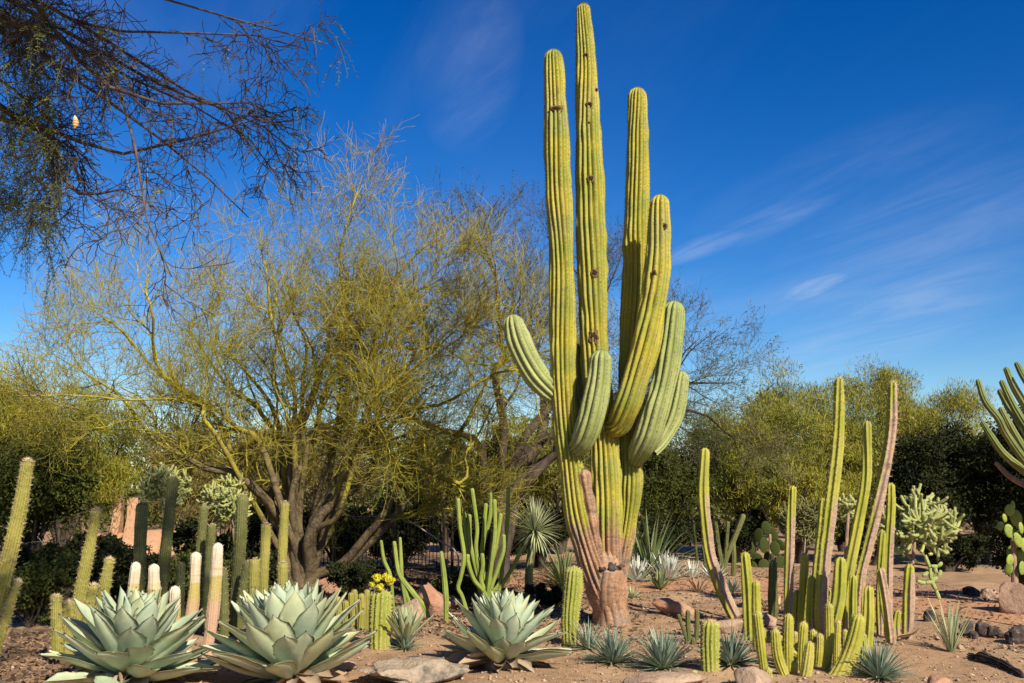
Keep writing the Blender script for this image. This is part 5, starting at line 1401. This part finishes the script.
# feather leaves: thick on the left-hand limbs, sparse at the thinning tips
for lv, frac in ((1, .6), (2, .5)):
    P = allt[lv][0]; e = P[:, -1]; sel = rg.random(len(e))
    pxs = np.array([wpx(q) for q in e])
    dens = np.where((pxs[:, 0] < 58) & (pxs[:, 1] > 80), 1.5, np.where(pxs[:, 0] < 55, .35, np.where(pxs[:, 0] > 270, .28, np.where(pxs[:, 1] < 70, .12, .06)))) * frac
    over = e[:, 2] > CAMZ + .60 * e[:, 1]           # added crown above the frame, unseen, shading the left ground
    dens = np.where(over, .9, dens)
    k = np.where((sel < dens) & (((pxs[:, 0] < 345) & (pxs[:, 1] < 325)) | over))[0]
    for pos in (1, 2, 3, 4):
        kk = k[e[k, 2] > CAMZ + .60 * e[k, 1]] if pos in (1, 3) else k
        q = P[kk, pos if pos < P.shape[1] else -1]
        dirs = P[kk, -1] - P[kk, 0] + rg.normal(0, .08, (len(kk), 3))
        pinnate(cr, q, dirs, rg.uniform(.08, .18, len(kk)), rg, pairs=9, lw=.0034, ll=.022, sag=.8)
obj('crown', cr, MAT['acacia_leaf'], t, tb)
# the orange pod that hangs in it
c = pt(75, 122, DO - .75); m_ = mpp(c)
mb = MB(); s = np.linspace(0, 1, 20)
prof = np.sin(np.clip(s, .02, .98) * pi) ** .6 * (.75 + .35 * (1 - s)) * (1 + .06 * np.sin(s * 34))
P = c + np.stack([.004 * np.sin(s * 4), 0 * s, (s - .5) * 13.5 * m_], 1)
tubes(mb, P[None], (prof * 3.1 * m_)[None], 16)
P = np.stack([c + (0, 0, 6 * m_), c + (.002, 0, 14 * m_), c + (-.004, 0, 24 * m_)])
pod = thing('hanging_pod', c, 'orange banded spindle-shaped pod hanging from an acacia branch', 'pod')
m = NM('pod_skin'); _, tt, _, _ = m.pa()
w_ = m.math('SINE', m.math('MULTIPLY', tt, 32.0)); c_ = m.mix(m.rng(w_, -.2, .5), (.42, .2, .05), (.66, .42, .16)); c_ = m.mix(m.rng(tt, .62, .8), c_, (.72, .6, .4))
MAT['cocoon'] = m.done(c_, .6, .3)
obj('shell', mb, MAT['cocoon'], pod, c)
mb = MB(); tubes(mb, P[None], np.full((1, 3), .0025), 5); obj('stalk', mb, MAT['grey_bark'], pod, c)

# ---- bushy desert trees and shrubs that close the view
def bushy(name, label, cat, px, d, top_py, width_px, seed, leafmat, twigmat='mesq_twig', n=16000, lw=.012, ll=.045, low=.12, trunkw=.07, group=None, open_=.35, lean=0.0, broom=False, clumps=70):
    rng = np.random.default_rng(seed)
    b = gx(px, d); H = pt(px, top_py, d)[2] - b[2]; Wd = width_px * d / F / 2
    t = thing(name, b, label, cat, group)
    # stems fanning from the foot
    ns = 9; P = np.zeros((ns, 9, 3)); s = np.linspace(0, 1, 9)
    for i in range(ns):
        a = i * 2.4 + rng.normal(0, .3); sp = Wd * rng.uniform(.25, .8); h = H * rng.uniform(.68, 1.0)
        P[i, :, 0] = b[0] + cos(a) * sp * s ** 1.1 + noise1(rng, 9, 4) * .05 * s + lean * s; P[i, :, 1] = b[1] + sin(a) * sp * .8 * s ** 1.1 + noise1(rng, 9, 4) * .05 * s; P[i, :, 2] = b[2] - .05 + h * s ** .85
    R = np.tile(trunkw * (1 - .85 * s ** .7), (ns, 1)) * rng.uniform(.5, 1, (ns, 1))
    mb = MB(); tubes(mb, P, R, 7, rng)
    P1, R1 = grow(rng, P, R, 8, .3, 1, .7, (H * .12, H * .32), 6, .1, .02, .15, .5, .02)
    tubes(mb, P1, R1, 4, rng)
    obj('trunk', mb, MAT['dark_bark'], t, b)
    cr = MB()
    P2, R2 = grow(rng, P1, R1, 7, .15, 1, .65, (H * .08, H * .2), 5, .15, .03, .18, .5, .006, rmin=.003)
    tubes(cr, P2, R2, 3, rng)
    n = int(n * 2.2)
    # leaf clumps hung on the twig ends, uneven in size
    cp = P2[rng.choice(len(P2), min(len(P2), clumps * 4), False), -1]
    rel = (cp[:, 2] - b[2]) / H
    cp = cp[rel > low]
    wts = rng.gamma(1.2, 1, len(cp)); wts /= wts.sum()
    id_ = rng.choice(len(cp), n, p=wts)
    cs_ = H * rng.uniform(.045, .105, len(cp))
    off = rng.normal(0, 1, (n, 3)); off *= (rng.random(n) ** .5 / (np.linalg.norm(off, axis=1) + 1e-9))[:, None] * 1.5
    q = cp[id_] + off * cs_[id_][:, None] * np.array((1.15, 1.15, .8))
    q = q[q[:, 2] > b[2] + .03]
    D = rng.normal(0, 1, q.shape) + ((0, 0, 1.6) if broom else (0, 0, .2))
    leaves(cr, q, D, rng.uniform(.6, 1.4, len(q)) * ll, rng.uniform(.7, 1.3, len(q)) * lw, rng)
    obj('crown', cr, MAT[leafmat], t, b)
    return t
BG = 'trees closing the view behind the garden'
B_ = lambda *a, **k: bushy(*a, group=BG, **k)
# right-hand side
B_('palo_verde_tree', 'olive bushy tree behind the tallest columns, highest of the right background trees', 'tree', 842, 20, 398, 200, 601, 'bush_a', 'palo_twig', n=22000, lw=.006, ll=.11, broom=True)
B_('palo_verde_tree', 'yellow-olive bushy tree behind the lone leaning column', 'tree', 752, 18.5, 416, 170, 602, 'bush_a', 'palo_twig', n=20000, lw=.006, ll=.11, broom=True)
B_('palo_verde_tree', 'olive tree with a wispy top above the dark hedge trees at the right', 'tree', 925, 23, 408, 170, 603, 'bush_a', 'palo_twig', n=18000, lw=.006, ll=.12, broom=True)
B_('mesquite_tree', 'dark green tree showing just right of the cardon trunk', 'tree', 672, 18, 446, 140, 604, 'bush_b', n=13000, lw=.009, ll=.07)
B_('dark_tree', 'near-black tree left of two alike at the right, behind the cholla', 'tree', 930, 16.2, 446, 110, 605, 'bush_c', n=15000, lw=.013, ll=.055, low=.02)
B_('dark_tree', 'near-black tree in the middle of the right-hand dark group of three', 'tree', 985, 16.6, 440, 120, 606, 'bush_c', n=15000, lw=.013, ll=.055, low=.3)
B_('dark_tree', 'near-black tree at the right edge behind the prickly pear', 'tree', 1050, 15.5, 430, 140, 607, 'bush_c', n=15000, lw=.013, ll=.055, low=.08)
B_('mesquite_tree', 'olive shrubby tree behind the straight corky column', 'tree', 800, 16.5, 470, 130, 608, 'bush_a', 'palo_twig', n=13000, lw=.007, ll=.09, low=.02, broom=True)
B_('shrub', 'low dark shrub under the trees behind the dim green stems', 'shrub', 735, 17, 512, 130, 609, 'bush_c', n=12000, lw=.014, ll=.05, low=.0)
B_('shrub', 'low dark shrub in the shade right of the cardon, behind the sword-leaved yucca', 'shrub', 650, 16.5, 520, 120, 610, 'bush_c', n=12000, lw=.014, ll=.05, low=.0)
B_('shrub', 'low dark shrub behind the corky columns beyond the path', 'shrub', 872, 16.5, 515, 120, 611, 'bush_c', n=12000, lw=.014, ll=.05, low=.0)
# middle
B_('mesquite_tree', 'mid green tree filling the gap between the candelabra cactus and the cardon', 'tree', 560, 19, 415, 170, 612, 'bush_a', n=16000, lw=.010, ll=.055)
B_('mesquite_tree', 'dark tree seen through the palo verde limbs at the centre', 'tree', 445, 19.5, 440, 190, 613, 'bush_b', n=16000, lw=.012, ll=.05, low=.02)
B_('shrub', 'dark shrub behind the iron fence, right of the palo verde trunk', 'shrub', 400, 15.8, 506, 170, 614, 'bush_c', n=13000, lw=.014, ll=.05, low=.0)
B_('shrub', 'dark shrub behind the yucca tree', 'shrub', 540, 15.4, 508, 130, 615, 'bush_c', n=13000, lw=.014, ll=.05, low=.0)
B_('shrub', 'dark shrub behind the candelabra cactus', 'shrub', 475, 15.0, 520, 120, 616, 'bush_c', n=12000, lw=.014, ll=.05, low=.0)
B_('shrub', 'dark shrub behind the iron fence, left of the palo verde trunk', 'shrub', 270, 15.6, 508, 150, 624, 'bush_c', n=13000, lw=.014, ll=.05, low=.0)
B_('shrub', 'dark shrub behind the iron fence, straight behind the palo verde trunk', 'shrub', 335, 15.9, 510, 130, 625, 'bush_c', n=13000, lw=.014, ll=.05, low=.0)
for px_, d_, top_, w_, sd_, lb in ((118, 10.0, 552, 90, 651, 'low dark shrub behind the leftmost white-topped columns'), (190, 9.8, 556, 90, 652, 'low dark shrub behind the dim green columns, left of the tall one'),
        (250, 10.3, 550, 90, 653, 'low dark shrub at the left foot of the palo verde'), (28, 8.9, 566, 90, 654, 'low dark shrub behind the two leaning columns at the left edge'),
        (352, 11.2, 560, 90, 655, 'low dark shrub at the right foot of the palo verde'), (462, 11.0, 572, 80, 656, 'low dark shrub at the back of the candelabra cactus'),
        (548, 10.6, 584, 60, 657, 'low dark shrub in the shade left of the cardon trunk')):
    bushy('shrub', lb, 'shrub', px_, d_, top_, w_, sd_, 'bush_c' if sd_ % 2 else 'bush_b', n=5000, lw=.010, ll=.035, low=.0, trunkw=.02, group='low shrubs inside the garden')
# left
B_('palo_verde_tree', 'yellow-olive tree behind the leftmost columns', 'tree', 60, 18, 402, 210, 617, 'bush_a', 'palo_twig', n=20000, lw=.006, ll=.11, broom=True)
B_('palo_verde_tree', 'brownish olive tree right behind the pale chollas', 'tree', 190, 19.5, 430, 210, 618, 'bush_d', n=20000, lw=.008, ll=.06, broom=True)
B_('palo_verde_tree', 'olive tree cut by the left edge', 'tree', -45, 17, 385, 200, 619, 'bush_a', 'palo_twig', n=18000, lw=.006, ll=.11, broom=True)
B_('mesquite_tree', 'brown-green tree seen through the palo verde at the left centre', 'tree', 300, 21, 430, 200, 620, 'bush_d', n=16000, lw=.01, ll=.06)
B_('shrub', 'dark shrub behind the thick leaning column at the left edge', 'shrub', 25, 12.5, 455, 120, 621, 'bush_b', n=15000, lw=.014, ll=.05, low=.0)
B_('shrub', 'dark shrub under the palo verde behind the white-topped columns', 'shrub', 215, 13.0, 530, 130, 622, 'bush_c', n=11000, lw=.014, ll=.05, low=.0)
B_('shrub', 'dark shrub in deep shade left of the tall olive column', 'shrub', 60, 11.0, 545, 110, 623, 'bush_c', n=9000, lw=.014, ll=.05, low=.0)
# the far desert scrub beyond, one mass
rg = np.random.default_rng(640); n = 120000
ang = rg.uniform(-.95, .95, n); dist = rg.uniform(27, 48, n)
X = np.tan(ang) * dist; hm = 2.6 + .5 * np.sin(X * .7) + .45 * np.sin(X * 1.9 + 1) + .3 * np.sin(X * 4.3 + dist * .6)
Z = hm * rg.random(n) ** .8 * (dist / 34)
q = np.stack([X, dist, Z], 1)
cr = MB(); leaves(cr, q, rg.normal(0, 1, q.shape) + (0, 0, .5), rg.uniform(.1, .3, n), rg.uniform(.03, .07, n), rg)
o = obj('woods', cr, MAT['bush_b']); o['kind'] = 'stuff'; tag(o, 'mass of far olive scrub trees closing the horizon', 'woods')
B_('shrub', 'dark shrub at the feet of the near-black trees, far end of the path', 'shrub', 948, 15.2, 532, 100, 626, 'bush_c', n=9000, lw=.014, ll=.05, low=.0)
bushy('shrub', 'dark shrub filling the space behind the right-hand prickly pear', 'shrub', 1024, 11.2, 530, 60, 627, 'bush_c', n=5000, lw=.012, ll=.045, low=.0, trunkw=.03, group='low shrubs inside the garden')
# bare grey brush at the left
b = gx(78, 12.0); rg = np.random.default_rng(630)
P = np.zeros((40, 6, 3)); s = np.linspace(0, 1, 6)
for i in range(40):
    a = rg.uniform(0, 6.3); l = rg.uniform(.3, .75)
    P[i] = b + np.stack([cos(a) * l * s * .8, sin(a) * l * s * .6, l * s - .25 * s ** 2 * rg.random()], 1)
mb = MB(); tubes(mb, P, np.full((40, 6), .004), 3, rg); P1, R1 = grow(rg, P, np.full((40, 6), .004), 6, .2, 1, .7, (.1, .3), 4, 0, -.05, .2, .7, .003); tubes(mb, P1, R1, 3, rg)
m = simple('bare_twig', (0.30, 0.25, 0.2), (0.2, .17, .14), 10); MAT['bare'] = m
tag(obj('brush', mb, MAT['bare'], None, b), 'tangle of bare grey twigs left of the tall olive column', 'bush')
# a bare branch leaning across the fence
b = gx(455, 11.8); mb = MB()
P = catmull([pt(408, 520, 11.8), pt(425, 531, 11.8), pt(443, 543, 11.8), pt(458, 556, 11.8), b], 14)
tubes(mb, P[None], np.linspace(.007, .013, 14)[None], 5)
tag(obj('bare_branch', mb, MAT['bare'], None, b), 'pale bare branch leaning in front of the iron fence', 'branch')
